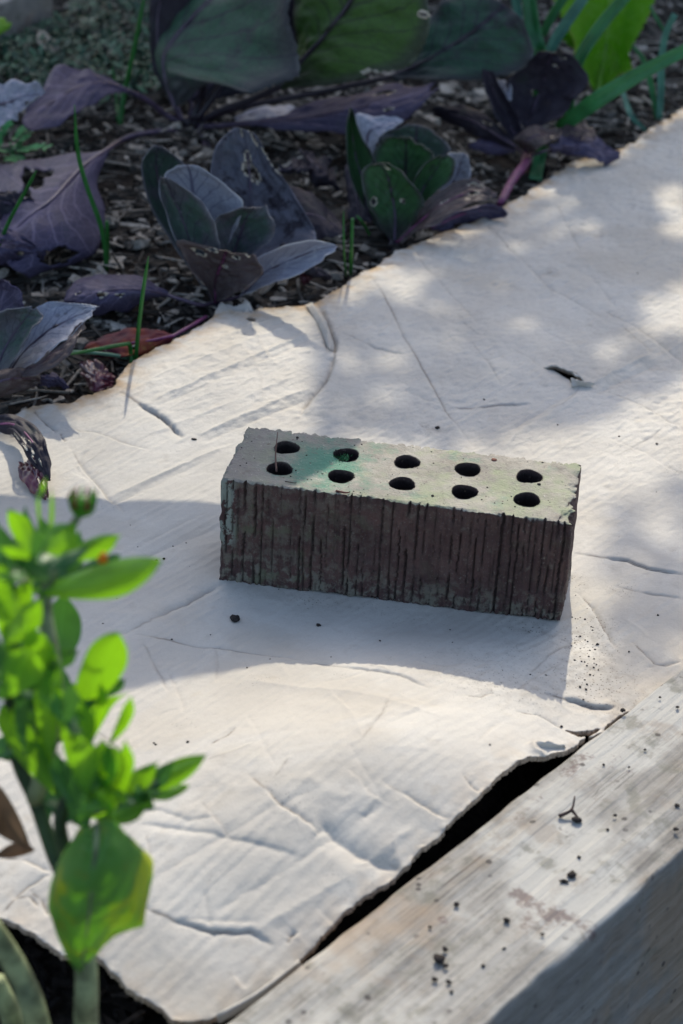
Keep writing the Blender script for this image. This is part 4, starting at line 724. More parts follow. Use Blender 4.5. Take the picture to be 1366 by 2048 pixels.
lf(pD, [(1030, 298, 'z', 6), (980, 278, 'z', 12), (938, 286, 'z', 8)], [(1030, 302, 'z', 6), (980, 292, 'z', 8), (938, 292, 'z', 5)], [(1030, 306, 'z', 4), (980, 306, 'z', 2), (938, 296, 'z', 2)], 'purple', seed=68, rib=1.4)
Vt, Ft = tube(spline([pt((1053, 312, 880)), pt((1050, 328, 'z', 5)), pt((1024, 362, 'z', 0)), pt((1000, 410, 'z', -8))], 14), np.linspace(5.5, 4, 14), 8); mk('stem', Vt, Ft, M_mag, pD)
# cabbage E, left edge
pE = plant('red_cabbage', 5, 800, -15, 'red cabbage at the left edge above the cardboard, water drops on a leaf', 'cabbage', 'red cabbages in the bed')
e0 = (0, 775, 235)
E1l = lf(pE, [(-4, 765, 236), (28, 690, 262), (72, 618, 280), (122, 602, 285), (192, 609, 262)], [(4, 766, 236), (50, 702, 256), (98, 660, 268), (148, 636, 272), (188, 620, 262)], [(14, 768, 232), (58, 738, 226), (100, 703, 232), (142, 668, 240), (182, 632, 254)], 'bloom', seed=71, petiole=[e0, (4, 766, 236)], rib=1.4, teeth=.07, ruffle=1.6, nu=70, nv=30, label='lavender leaf with a toothed margin and water drops')
lf(pE, [(28, 752, 230), (90, 704, 236), (140, 666, 244), (168, 642, 252)], [(34, 753, 224), (98, 716, 226), (142, 680, 236), (168, 645, 250)], [(40, 754, 218), (106, 736, 214), (146, 690, 226), (168, 650, 248)], 'brown', seed=72, midrib=False)
lf(pE, [(-30, 770, 232), (-36, 690, 248), (-6, 628, 256), (34, 617, 258), (58, 613, 258)], [(-18, 770, 232), (8, 700, 252), (36, 655, 260), (56, 632, 260), (66, 618, 258)], [(-8, 769, 228), (30, 716, 224), (68, 664, 234), (84, 637, 244), (68, 616, 254)], 'slate', seed=73, petiole=[e0, (-18, 770, 232)], rib=1.3, teeth=.03)
lf(pE, [(-60, 700, 290), (-50, 610, 310), (-14, 560, 315), (4, 558, 315)], [(-30, 700, 290), (-10, 640, 312), (8, 590, 318), (8, 560, 316)], [(5, 700, 285), (46, 645, 290), (50, 606, 296), (24, 566, 308)], 'purple', seed=74, rib=1.3, teeth=.05)
lf(pE, [(-40, 760, 'z', 26), (10, 738, 'z', 28), (56, 739, 'z', 22), (82, 754, 'z', 14)], [(-40, 780, 'z', 20), (10, 760, 'z', 24), (50, 756, 'z', 18), (80, 758, 'z', 12)], [(-40, 810, 'z', 6), (10, 792, 'z', 8), (56, 776, 'z', 6), (80, 762, 'z', 8)], 'brown', seed=75, rib=1.2, label='dark brownish leaf lowest on the left')
lf(pE, [(62, 762, 'z', 2), (85, 748, 'z', 8), (115, 750, 'z', 6), (138, 772, 'z', -2)], [(64, 766, 'z', 0), (88, 758, 'z', 6), (112, 760, 'z', 4), (134, 776, 'z', -4)], [(66, 772, 'z', -4), (90, 772, 'z', -2), (112, 772, 'z', -4), (130, 780, 'z', -6)], 'purple', seed=76, rib=.8)
# drops on the leaf
def uvs(r, n1=10, n2=7, flat=.5):
    V = [(0, 0, r*flat)]; F = []
    for i in range(1, n2):
        for k in range(n1): a = math.pi*i/n2; q = 2*math.pi*k/n1; V.append((r*math.sin(a)*math.cos(q), r*math.sin(a)*math.sin(q), r*flat*math.cos(a)))
    V.append((0, 0, -r*flat)); n = len(V)-1
    for k in range(n1): F.append((0, 1+k, 1+(k+1) % n1)); F.append((n, n-n1+(k+1) % n1, n-n1+k))
    for i in range(n2-2):
        for k in range(n1): F.append((1+i*n1+k, 1+(i+1)*n1+k, 1+(i+1)*n1+(k+1) % n1, 1+i*n1+(k+1) % n1))
    return np.array(V), F
me0 = E1l.data; cos = np.array([v.co[:] for v in me0.vertices])/MM+origin_of(pE); pr = np.array([proj(c) for c in cos])
for (dx, dy, r) in [(115, 632, 2.3), (112, 652, 3.0), (131, 628, 1.9), (136, 646, 1.7), (128, 652, 1.5), (120, 661, 1.3), (146, 619, .9), (117, 667, .9), (158, 634, 1.), (104, 664, .8), (140, 640, .7)]:
    i = int(np.argmin((pr[:, 0]-dx)**2+(pr[:, 1]-dy)**2)); Vd, Fd = uvs(r); view = CAM-cos[i]; view /= np.linalg.norm(view); mk('water_drop', Vd+cos[i]+view*.6, Fd, M_drop, E1l)
# cabbage H, upper left edge
pH = plant('red_cabbage', -40, 300, -15, 'pale lavender cabbage leaves cut off by the left edge of the photo', 'cabbage', 'red cabbages in the bed')
lf(pH, [(-60, 240, 720), (-20, 175, 730), (18, 166, 730), (62, 163, 730), (90, 183, 725)], [(-60, 260, 710), (-20, 215, 712), (15, 205, 712), (45, 195, 715), (88, 186, 722)], [(-60, 300, 690), (-5, 268, 690), (26, 240, 695), (46, 228, 700), (80, 200, 715)], 'bloom', seed=81, ruffle=5, teeth=.05, rib=2, holes=[(.86, .55, .16)], rimmed=.2)
lf(pH, [(-60, 400, 'z', 40), (0, 382, 'z', 44), (25, 380, 'z', 44), (62, 404, 'z', 36)], [(-60, 420, 'z', 36), (0, 405, 'z', 36), (40, 412, 'z', 34), (80, 422, 'z', 28)], [(-60, 450, 'z', 26), (0, 440, 'z', 24), (48, 434, 'z', 26), (74, 455, 'z', 20)], 'dark', seed=82, ruffle=5, rib=1.5)
lf(pH, [(-60, 480, 'z', 26), (0, 458, 'z', 34), (40, 468, 'z', 30), (90, 508, 'z', 12)], [(-60, 500, 'z', 24), (0, 485, 'z', 28), (45, 492, 'z', 24), (92, 511, 'z', 10)], [(-60, 530, 'z', 10), (0, 530, 'z', 8), (56, 519, 'z', 8), (88, 514, 'z', 6)], 'purple', seed=83, ruffle=5, rib=1.6, holes=[(.45, .1, .25), (.6, .55, .12)], rimmed=.2)
Vt, Ft = tube(spline([back(-40, 300, -18), atY(-50, 262, 712)], 6), 5); mk('stem', Vt, Ft, M_stem, pH)
# fallen leaves
def loose(label, cat='leaf', name='fallen_leaf', group=None, z=-12, at_=(0, 0)): return tag(empty(name, back(at_[0], at_[1], z)), label, cat, group)
q = loose('dying red and yellow leaf lying behind the bent green shoot', at_=(250, 700))
leaf(q, [(344, 667, 'z', 4), (296, 660, 'z', 6), (238, 661, 'z', 4), (192, 678, 'z', 0), (170, 700, 'z', -4)], [(346, 672, 'z', 4), (298, 682, 'z', 4), (250, 688, 'z', 3), (205, 697, 'z', 0), (170, 704, 'z', -4)], [(344, 682, 'z', 0), (300, 702, 'z', -3), (255, 718, 'z', -4), (208, 715, 'z', -6), (172, 708, 'z', -6)], M_red, seed=91, holes=[(.42, .3, .08), (.7, .2, .05)], petiole=[(412, 634, 'z', 0), (385, 650, 'z', 3), (346, 672, 'z', 4)], rib=1.8, ribmat=M_mag, name='blade')
q = loose('small crimson leaf fragment beside the torn cardboard edge', at_=(200, 760))
leaf(q, [(158, 724, 'z', -2), (180, 722, 'z', 2), (205, 735, 'z', 2), (230, 748, 'z', -4)], [(162, 730, 'z', -4), (178, 745, 'z', 2), (200, 755, 'z', 2), (228, 762, 'z', -6)], [(164, 738, 'z', -6), (172, 765, 'z', -4), (190, 784, 'z', -4), (222, 775, 'z', -8)], M_wine, seed=92, name='blade', ruffle=2.5)
q = loose('skeletonised purple leaf drooping onto the cardboard at the left edge', at_=(60, 960), z=0)
leaf(q, [(-10, 838, 'z', 6), (40, 832, 'z', 16), (80, 862, 'z', 24), (95, 900, 'z', 20), (103, 955, 'z', 9)], [(-10, 848, 'z', 8), (30, 850, 'z', 16), (62, 880, 'z', 24), (80, 915, 'z', 18), (98, 962, 'z', 8)], [(-12, 862, 'z', 4), (20, 866, 'z', 10), (42, 895, 'z', 18), (62, 925, 'z', 13), (90, 960, 'z', 6)], MC['dark'], seed=93, holes=[(.45, .45, .1), (.55, .8, .09), (.63, .35, .08), (.72, .6, .1), (.35, .75, .08), (.8, .1, .06), (.5, .1, .05)], rimmed=1, nu=60, nv=36, rib=1.2, name='blade', ruffle=2, ribmat=M_mag)
leaf(q, [(62, 915, 'z', 9), (80, 925, 'z', 11), (92, 955, 'z', 8), (98, 992, 'z', 3)], [(55, 922, 'z', 7), (66, 940, 'z', 9), (78, 968, 'z', 7), (94, 995, 'z', 3)], [(42, 930, 'z', 4), (40, 955, 'z', 4), (62, 980, 'z', 4), (90, 997, 'z', 2)], M_wine, seed=94, holes=[(.62, -.1, .12), (.45, -.6, .13), (.75, -.5, .14), (.8, .3, .06), (.3, -.2, .05)], rimmed=.3, nu=40, nv=30, rib=.8, name='lower_blade')
q = loose('pale curled dead leaf on the ground cover at upper left', at_=(98, 100))
leaf(q, [(78, 62, 'z', 12), (74, 78, 'z', 14), (86, 96, 'z', 10), (102, 105, 'z', 4)], [(82, 62, 'z', 10), (90, 78, 'z', 8), (98, 92, 'z', 5), (108, 104, 'z', 2)], [(88, 62, 'z', 10), (104, 76, 'z', 12), (116, 90, 'z', 8), (118, 100, 'z', 4)], M_dead, seed=95, name='blade', midrib=False)
q = loose('bright yellow green leaf tip at the upper left corner', at_=(0, 75))
leaf(q, [(-30, 30, 'z', 40), (0, 32, 'z', 44), (22, 48, 'z', 38)], [(-30, 48, 'z', 40), (0, 50, 'z', 42), (22, 50, 'z', 38)], [(-30, 70, 'z', 34), (0, 68, 'z', 34), (20, 56, 'z', 36)], M_lett, seed=96, name='blade', midrib=False)
# ------------------------------------------------------------------ chives / onion shoots
def shoot(pts, r, label, mat=M_chive, group='onion and chive shoots', bl=.9, squash=1., name='chive_shoot'):
    P = spline([pt(p) for p in pts], 22); s = np.linspace(0, 1, 22); R = r*np.clip((1-s)*6, .06, 1)**.6 if bl else np.full(22, r); R = R*(1-.25*s)
    Vt, Ft = tube(P, R, 9, squash=squash); return tag(mk(name, Vt, Ft, mat, None), label, 'shoot', group)
shoot([(213, 540, 'z', -12), (211, 500, 505), (200, 446, 505), (174, 374, 500), (155, 301, 495), (149, 209, 488)], 2.4, 'tall dark green shoot curving up over the mulch at the left')
shoot([(215, 520, 'z', -12), (215, 480, 520), (214, 442, 520)], 2.0, 'short cut stub beside the tall curving shoot', bl=0)
shoot([(-8, 505, 'z', 10), (19, 441, 455), (53, 378, 450), (73, 341, 445)], 1.9, 'slim pale tipped shoot leaning in from the left edge')
shoot([(271, 724, 'z', -8), (276, 668, 322), (286, 584, 322), (297, 513, 318)], 1.9, 'straight upright shoot behind the torn cardboard edge')
shoot([(264, 728, 'z', -8), (262, 705, 322), (259, 690, 318), (252, 688, 312), (200, 697, 290), (101, 716, 255)], 2.0, 'shoot sharply bent over to the left', bl=.9)
shoot([(258, 716, 'z', -6), (209, 708, 'z', 2), (140, 704, 'z', 4), (90, 718, 'z', 2)], 1.7, 'pale shoot lying flat beneath the bent one', M_chivep)
shoot([(692, 552, 'z', -10), (688, 500, 505), (687, 420, 500)], 1.1, 'thin shoot left of its thicker neighbour between two cabbages')
shoot([(701, 548, 'z', -10), (703, 500, 515), (705, 437, 512)], 1.9, 'thick cut shoot between two cabbages', bl=0)
shoot([(240, 250, 'z', -12), (250, 180, 900), (270, 90, 900), (291, -20, 900)], 3.0, 'blurred tall shoot in front of the green ground cover')
shoot([(236, 240, 'z', -12), (232, 190, 930), (225, 130, 935)], 2., 'short faint shoot beside the blurred tall one')
shoot([(740, 470, 'z', -10), (725, 445, 620), (712, 430, 618)], 1.5, 'small leaning shoot under the green veined cabbage')
# ------------------------------------------------------------------ leek leaves & lettuce
def strap(pts, wpx, label, mat, parent=None, name='leaf', fold=.3):
    C = spline([pt(p) for p in pts], 20); wv = np.interp(np.linspace(0, 1, 20), np.linspace(0, 1, len(wpx)), wpx)
    T = np.gradient(C, axis=0); T /= np.linalg.norm(T, axis=1)[:, None]; view = C-CAM; view /= np.linalg.norm(view, axis=1)[:, None]; S = np.cross(T, view); S /= np.linalg.norm(S, axis=1)[:, None]
    mm = np.array([np.linalg.norm(C[i]-CAM) for i in range(20)])/FPX; Vv = []; k = 7
    for i in range(20):
        for j in range(k): t = (j/(k-1))*2-1; Vv.append(C[i]+S[i]*t*wv[i]*.5*mm[i]+view[i]*(1-abs(t))*wv[i]*fold*mm[i])
    Ff = [(i*k+j, i*k+j+1, (i+1)*k+j+1, (i+1)*k+j) for i in range(19) for j in range(k-1)]
    o = mk(name, Vv, Ff, mat, parent); md = o.modifiers.new('s', 'SOLIDIFY'); md.thickness = .001
    if parent is None: tag(o, label, 'leaf')
    elif label: o['label'] = label
    return o
lk = plant('leek', 1110, 215, -15, 'leek with broad strap leaves fanning out behind the dark purple cabbage', 'leek', 'leeks behind the cabbages')
strap([(1078, 200, 'z', 0), (1076, 110, 1000), (1066, 60, 1010), (1056, -20, 1020)], [20, 34, 30, 26], None, M_leek, lk)
strap([(1135, 250, 'z', 0), (1150, 140, 960), (1195, 60, 965), (1262, -20, 970)], [16, 22, 24, 22], None, M_leek, lk)
strap([(1095, 110, 1010), (1120, 65, 1015), (1175, -15, 1020)], [20, 22, 20], None, M_leekb, lk)
strap([(1085, 70, 1080), (1105, 30, 1080), (1135, -15, 1080)], [16, 18, 18], None, M_leek, lk)
strap([(1118, 258, 900), (1188, 204, 860), (1284, 145, 850), (1400, 85, 850)], [26, 34, 28, 22], 'long leaf reaching down to the right edge', M_leek, lk, fold=.2)
strap([(1165, 208, 880), (1200, 186, 880), (1262, 150, 870)], [8, 18, 10], None, M_leekb, lk)
strap([(1040, 60, 1100), (1035, 20, 1110), (1028, -20, 1110)], [14, 18, 18], None, M_leekb, lk)
strap([(1070, 360, 'z', -5), (1078, 320, 860), (1088, 290, 865)], [26, 24, 20], 'short dark shoot below the purple cabbage', M_leek, lk)
sh = plant('onion_seedling', 1318, 245, -15, 'pale blue green onion seedling at the upper right edge of the cardboard', 'onion', 'onion seedlings')
strap([(1318, 240, 'z', -5), (1322, 180, 1060), (1322, 134, 1065), (1330, 72, 1070), (1350, 28, 1070)], [11, 14, 14, 12, 12], None, M_leekb, sh)
strap([(1314, 238, 'z', -5), (1303, 174, 1065), (1287, 121, 1070), (1265, 91, 1070)], [9, 12, 11, 6], None, M_leek, sh)
strap([(1334, 70, 1075), (1312, 35, 1080), (1300, 12, 1085)], [6, 7, 5], None, M_leek, sh)
sh = plant('onion_seedling', 1290, 268, -15, 'curved onion seedling lying just beyond the cardboard edge, upper right', 'onion', 'onion seedlings')
strap([(1292, 262, 'z', -4), (1262, 230, 'z', 10), (1244, 178, 1060)], [6, 11, 9], None, M_leekb, sh)
lt = plant('lettuce', 1195, 190, -15, 'bright green lettuce leaf standing among the leek leaves at upper right', 'lettuce')
leaf(lt, [(1186, 178, 1110), (1160, 130, 1105), (1140, 70, 1105), (1110, 0, 1110), (1090, -60, 1120)], [(1196, 180, 1110), (1208, 120, 1140), (1216, 60, 1150), (1222, 0, 1155), (1222, -60, 1155)], [(1210, 175, 1110), (1259, 142, 1100), (1262, 100, 1105), (1302, 20, 1110), (1325, -60, 1120)], M_lett, seed=101, ruffle=7, teeth=.09, rib=2.4, ribmat=simple('lettuce_rib', (.22, .42, .08), .5, .2), nu=60, nv=34)
leaf(lt, [(1150, 95, 1120), (1130, 85, 1115), (1120, 70, 1115)], [(1152, 92, 1125), (1138, 80, 1125), (1124, 66, 1120)], [(1154, 88, 1125), (1148, 72, 1125), (1132, 62, 1120)], M_lett, seed=102, rib=1)
# parsley seedling
pp = plant('parsley_seedling', 30, 318, -15, 'feathery green parsley seedling under the lavender leaf at the left edge', 'parsley')
def frond(p0, p1, wid, seed):
    a, b = pt(p0), pt(p1); d = b-a; L_ = np.linalg.norm(d); d /= L_; s_ = np.cross(d, [0, 0, 1.]); s_ /= np.linalg.norm(s_); Vv = []; Ff = []; r = random.Random(seed)
    for k in range(9):
        t = .15+.85*k/8; c = a+d*L_*t; w_ = wid*(1-.55*t)*(.6 if k < 2 else 1)
        for sg in ((-1, 1) if k < 8 else (0,)):
            tip = c+s_*sg*w_+d*w_*.7+np.array([0, 0, r.uniform(-1, 3)]); mid = (c+tip)/2; q = np.cross(tip-c, [0, 0, 1.]); q = q/(np.linalg.norm(q)+1e-6)*w_*.30; o_ = len(Vv)
            Vv += [c, mid+q, tip+q*.8, tip+(tip-c)*.12, tip-q*.8, mid-q]; Ff.append(tuple(o_+i for i in range(6)))
    return mk('leaflet', Vv, Ff, M_pars, pp, smooth=False)
for i, (a_, b_, w_) in enumerate([((15, 300, 'z', 8), (98, 296, 'z', 20), 13), ((20, 290, 'z', 8), (72, 246, 'z', 26), 13), ((5, 300, 'z', 8), (-20, 262, 'z', 26), 13), ((10, 310, 'z', 4), (40, 322, 'z', 8), 11), ((20, 300, 'z', 5), (55, 275, 'z', 20), 12), ((0, 280, 'z', 12), (22, 250, 'z', 26), 12), ((10, 300, 'z', 5), (-15, 300, 'z', 14), 12)]): frond(a_, b_, w_, i)
for a_, b_ in [((30, 320, 'z', -15), (15, 298, 'z', 10)), ((30, 320, 'z', -15), (20, 285, 'z', 14))]:
    Vt, Ft = tube([pt(a_), (pt(a_)+pt(b_))/2+np.array([0, 0, 2]), pt(b_)], .8, 6); mk('stalk', Vt, Ft, M_pars, pp)
# ------------------------------------------------------------------ mulch
def chip_mesh(V, F, c, L_, W_, T_, az, tilt, r):
    o_ = len(V); ca, sa = math.cos(az), math.sin(az); n = len(V)
    ex = np.array([ca*math.cos(tilt), sa*math.cos(tilt), math.sin(tilt)]); ey = np.array([-sa, ca, r.uniform(-.3, .3)]); ey /= np.linalg.norm(ey); ez = np.cross(ex, ey)
    j = lambda: r.uniform(.65, 1.1)
    for sx, sy, sz in ((-1, -1, -1), (1, -1, -1), (1, 1, -1), (-1, 1, -1), (-1, -1, 1), (1, -1, 1), (1, 1, 1), (-1, 1, 1)): V.append(c+ex*sx*L_*.5*j()+ey*sy*W_*.5*j()+ez*sz*T_*.5*j())
    F += [tuple(o_+i for i in f) for f in ((0, 3, 2, 1), (4, 5, 6, 7), (0, 1, 5, 4), (1, 2, 6, 5), (2, 3, 7, 6), (3, 0, 4, 7))]
_by = rng.uniform(150, 1650, 60000); _bx = rng.uniform(-800, 420, 60000); _bd = np.stack([_bx, _by, _bx*0-10], 1)-CAM; _bz = _bd@_fw
_bk = (~inside(_bx, _by+10, B[::6])) & (np.abs(FPX*(_bd@_r2)/_bz) < 770) & (np.abs(FPX*(_bd@_u2)/_bz) < 1090)
BEDP = iter(np.stack([_bx[_bk], _by[_bk]], 1).tolist()); print('BEDP', _bk.sum())
def bed_point(): return next(BEDP)
V = []; F = []
for k in range(9000):
    xx, yy = bed_point(); big = random.random() < .12; L_ = random.uniform(5, 15)*(1.7 if big else 1); z = float(soil_h(np.array(xx), np.array(yy)))+random.uniform(0, 6)
    chip_mesh(V, F, np.array([xx, yy, z]), L_, L_*random.uniform(.12, .55), random.uniform(.8, 2.8), random.uniform(0, 6.3), random.gauss(0, .28), random)
for k in range(1500):
    xx, yy = bed_point(); z = float(soil_h(np.array(xx), np.array(yy)))+random.uniform(3, 8); chip_mesh(V, F, np.array([xx, yy, z]), random.uniform(22, 60), random.uniform(1.2, 2.6), random.uniform(1., 2.), random.uniform(0, 6.3), random.gauss(0, .12), random)
for k in range(900):
    xx, yy = bed_point(); z = float(soil_h(np.array(xx), np.array(yy)))+random.uniform(0, 4); L_ = random.uniform(12, 26); chip_mesh(V, F, np.array([xx, yy, z]), L_, L_*random.uniform(.5, .9), random.uniform(3, 9), random.uniform(0, 6.3), random.gauss(0, .3), random)
tag(mk('wood_mulch', V, F, M_chip, None, smooth=False, base=(0, 0, -20)), kind='stuff')
# dark mulch beneath the gaps of the near side
V = []; F = []
for k in range(1200):
    xx = random.uniform(-260, 160); yy = random.uniform(-470, -240); z = float(soil_h(np.array(xx), np.array(yy)))+random.uniform(0, 6); L_ = random.uniform(6, 22)
    chip_mesh(V, F, np.array([xx, yy, z]), L_, L_*random.uniform(.12, .5), random.uniform(.8, 2.5), random.uniform(0, 6.3), random.gauss(0, .3), random)
tag(mk('bark_litter', V, F, chip_mat('dark_bark', (.10, .075, .06)), None, smooth=False, base=(0, 0, -60)), kind='stuff')
protos = []
for k in range(6):
    V = []; F = []; L_ = (26, 34, 20, 30, 44, 22)[k]; W_ = (9, 7, 10, 12, 5, 8)[k]; n = 7
    for i in range(n):
        t = i/(n-1); wv = W_*(.55+.45*math.sin(math.pi*min(1, t*1.15)))*random.uniform(.75, 1.1); cz = math.sin(t*3+k)*.5
        for sy, sz in ((-1, -1), (1, -1), (1, 1), (-1, 1)): V.append(((t-.5)*L_, sy*wv*.5, cz+sz*.8))
    for i in range(n-1):
        for j in range(4): F.append((i*4+j, i*4+(j+1) % 4, (i+1)*4+(j+1) % 4, (i+1)*4+j))
    F += [(3, 2, 1, 0), tuple((n-1)*4+j for j in range(4))]; o = mk('wood_chip', V, F, chip_mat('pale_wood_chip', (.40, .36, .30)) if not protos else protos[0].data.materials[0], soil, smooth=False); protos.append(o)
used_ = 0; spots = [(230, 492), (270, 455), (205, 560), (98, 580), (60, 590), (285, 480), (240, 530), (120, 600), (150, 660), (170, 745), (490, 600), (520, 598), (1215, 275), (1245, 265), (1265, 70), (1300, 85), (660, 180), (600, 190), (620, 270), (420, 640), (395, 590), (210, 430), (245, 400), (300, 560), (345, 565), (870, 300), (905, 310), (1180, 300), (1320, 130), (1290, 210), (240, 200), (310, 235)]
for k in range(210):
    if k < len(spots): P = back(spots[k][0], spots[k][1], -8); xx, yy = P[0], P[1]
    else: xx, yy = bed_point()
    pr_ = protos[k % 6]; o = pr_ if k < 6 else pr_.copy()
    if k >= 6: COL.objects.link(o)
    o.location = (xx*MM, yy*MM, (float(soil_h(np.array(xx), np.array(yy)))+random.uniform(5, 9))*MM); o.rotation_euler = (random.gauss(0, .2), random.gauss(0, .18), random.uniform(0, 6.3)); sc = random.uniform(.3, .85); o.scale = (sc, sc, sc)
# ground cover, upper left
V = []; F = []
for k in range(5200):
    px = random.uniform(-30, 350); py = random.uniform(-40, 215)
    if py > 215-.25*abs(px-200)+random.uniform(-35, 0) or (px < 140 and py < 78-.45*px): continue
    P = back(px, py, random.uniform(-12, 14)); r = random.uniform(2.5, 8); az = random.uniform(0, 6.3); t = random.gauss(0, .5); o_ = len(V)
    ex = np.array([math.cos(az), math.sin(az), math.sin(t)]); ey = np.array([-math.sin(az), math.cos(az), random.gauss(0, .3)])
    V += [P-ex*r, P+ey*r*.45, P+ex*r+np.array([0, 0, 1.]), P-ey*r*.45]; F.append((o_, o_+1, o_+2, o_+3))
tag(mk('ground_cover_leaves', V, F, M_cover, None, smooth=False, base=(-350, 1100, -15)), kind='stuff')
# ------------------------------------------------------------------ calendula in the foreground
cal = plant('calendula', 165, 2130, -60, 'bright green bushy flowering plant out of focus in the left foreground', 'plant')
YC = -440; REV = False
def cl(x0, y0, x1, y1, wpx, mat=None, Y0=YC, Y1=None, bend=0., roll_=0., label=None, shape=.55, name='leaf'):
    Y1 = Y0 if Y1 is None else Y1; n = 16; t = np.linspace(0, 1, n); a = atY(x0, y0, Y0); b = atY(x1, y1, Y1); d = b-a; Ln = np.linalg.norm(d); d = d/Ln
    view = (a+b)/2-CAM; dist = np.linalg.norm(view); view /= dist; s_ = np.cross(d, view); s_ /= np.linalg.norm(s_); s2 = s_*math.cos(roll_)+view*math.sin(roll_); nn = np.cross(s2, d)
    w_ = wpx*dist/FPX/max(.35, math.cos(roll_)); q_ = 1.05 if shape > .5 else .8; prof = (t+.02)**q_*(1.0005-t)**(.8+.55*((x0*7+y1) % 3)/2); prof = np.clip(prof/prof.max(), .05, 1)*w_*.55*(1+.05*vn(t*6, t*0+x0, 5))
    C = a+np.outer(t, d)*Ln+np.outer(np.sin(np.pi*t)*bend*Ln, nn); k = 9; Vv = []; UV = []
    for i in range(n):
        for j in range(k):
            v = j/(k-1)*2-1; Vv.append(C[i]+s2*v*prof[i]+nn*(abs(v)**1.6)*prof[i]*.35+nn*.8*vn(np.array(t[i]*4+x0), np.array(v*2.), 3)); UV.append((t[i], (v+1)/2))
    Ff = [(i*k+j, i*k+j+1, (i+1)*k+j+1, (i+1)*k+j) for i in range(n-1) for j in range(k-1)]
    o = mk(name, Vv, Ff, mat or M_cal, cal, uv=UV)
    if label: o['label'] = label
    return o
D_ = M_cald
for a_ in [
 (60, 1185, 322, 1122, 66, M_cal, -430, -450, .06, .5), (120, 1120, 240, 1072, 38, M_cal, -425, -430, .1, .2), (85, 1110, 152, 1045, 62, M_cal, -435, -430, .05, .3), (40, 1140, 50, 1012, 46, D_, -420, -400, .1, .3),
 (15, 1185, -8, 1040, 66, D_, -430, -420, .1, 0), (10, 1290, 82, 1195, 48, M_cal, -470, -470, .1, .3), (112, 1340, 128, 1188, 74, D_, -380, -370, .1, .1), (147, 1432, 238, 1266, 74, M_cal, -450, -455, .04, .2),
 (95, 1400, 52, 1248, 60, M_cal, -470, -480, .1, .4), (0, 1400, 62, 1300, 72, M_cal, -480, -490, .08, .3), (219, 1490, 263, 1393, 24, M_cal, -450, -455, .1, .5), (186, 1480, 202, 1368, 22, M_cal, -450, -460, .1, .6),
 (200, 1395, 250, 1358, 22, D_, -430, -430, .1, .2), (200, 1592, 412, 1510, 44, M_cal, -450, -440, .1, .4), (285, 1592, 378, 1572, 26, M_cal, -450, -440, .1, .3), (285, 1585, 345, 1525, 32, D_, -455, -450, .1, .3),
 (235, 1590, 318, 1522, 38, M_cal, -460, -455, .1, .3), (150, 1650, 195, 1490, 90, D_, -470, -480, .05, .1), (108, 1590, 0, 1425, 52, M_cal, -460, -470, .08, .3), (95, 1560, 70, 1330, 40, M_cal, -455, -470, .08, .5),
 (200, 1560, 95, 1410, 42, D_, -445, -450, .1, .4), (140, 1540, 110, 1370, 36, M_cal, -460, -470, .1, .6), (210, 1640, 250, 1480, 34, M_cal, -470, -480, .1, .7), (170, 1640, 205, 1480, 44, M_cal, -480, -490, .1, .7),
 (150, 1620, 60, 1480, 48, D_, -440, -430, .1, .3), (190, 1640, 305, 1600, 30, M_cal, -470, -470, .15, .5), (120, 1180, 160, 1060, 34, D_, -410, -400, .1, .4), (90, 1190, 200, 1130, 40, D_, -420, -410, .1, .4),
 (60, 1200, -10, 1190, 40, D_, -420, -430, .1, .3), (20, 1250, -20, 1180, 50, M_cal, -460, -465, .1, .3), (70, 1330, 20, 1240, 46, D_, -440, -430, .1, .3), (130, 1440, 90, 1300, 50, D_, -420, -410, .1, .2),
 (180, 1500, 150, 1400, 30, M_cal, -465, -470, .1, .7), (60, 1500, -20, 1500, 50, D_, -430, -430, .1, .3), (100, 1640, 40, 1540, 40, D_, -430, -430, .1, .3), (175, 1660, 120, 1560, 50, D_, -440, -430, .1, .2),
 (90, 1130, 78, 1030, 30, D_, -405, -395, .1, .4), (130, 1160, 90, 1080, 36, D_, -415, -410, .1, .3), (0, 1240, 60, 1160, 40, M_cal, -440, -440, .1, .5), (150, 1140, 240, 1110, 26, D_, -415, -410, .1, .3),
 (225, 1560, 215, 1490, 38, M_cal, -485, -490, .1, .3), (60, 1460, 30, 1330, 44, D_, -445, -440, .1, .3), (240, 1640, 310, 1570, 26, D_, -450, -450, .1, .3), (170, 1590, 160, 1470, 50, M_cal, -490, -500, .1, .2)]:
    cl(*a_[:5], mat=a_[5], Y0=a_[6], Y1=a_[7], bend=a_[8], roll_=a_[9])
leaf(cal, [(190, 1655, -480), (150, 1668, -475), (112, 1745, -472), (98, 1825, -472), (132, 1905, -474), (163, 1940, -476)], [(195, 1648, -480), (192, 1700, -490), (185, 1760, -495), (178, 1830, -495), (170, 1890, -488), (165, 1942, -476)], [(200, 1640, -480), (245, 1655, -470), (292, 1712, -462), (302, 1785, -462), (262, 1852, -468), (172, 1938, -474)], M_yel, seed=111, ruffle=3, rib=1.3, ribmat=M_calstem, label='large yellowing lower leaf hanging down', teeth=.01)
rr = random.Random(5)
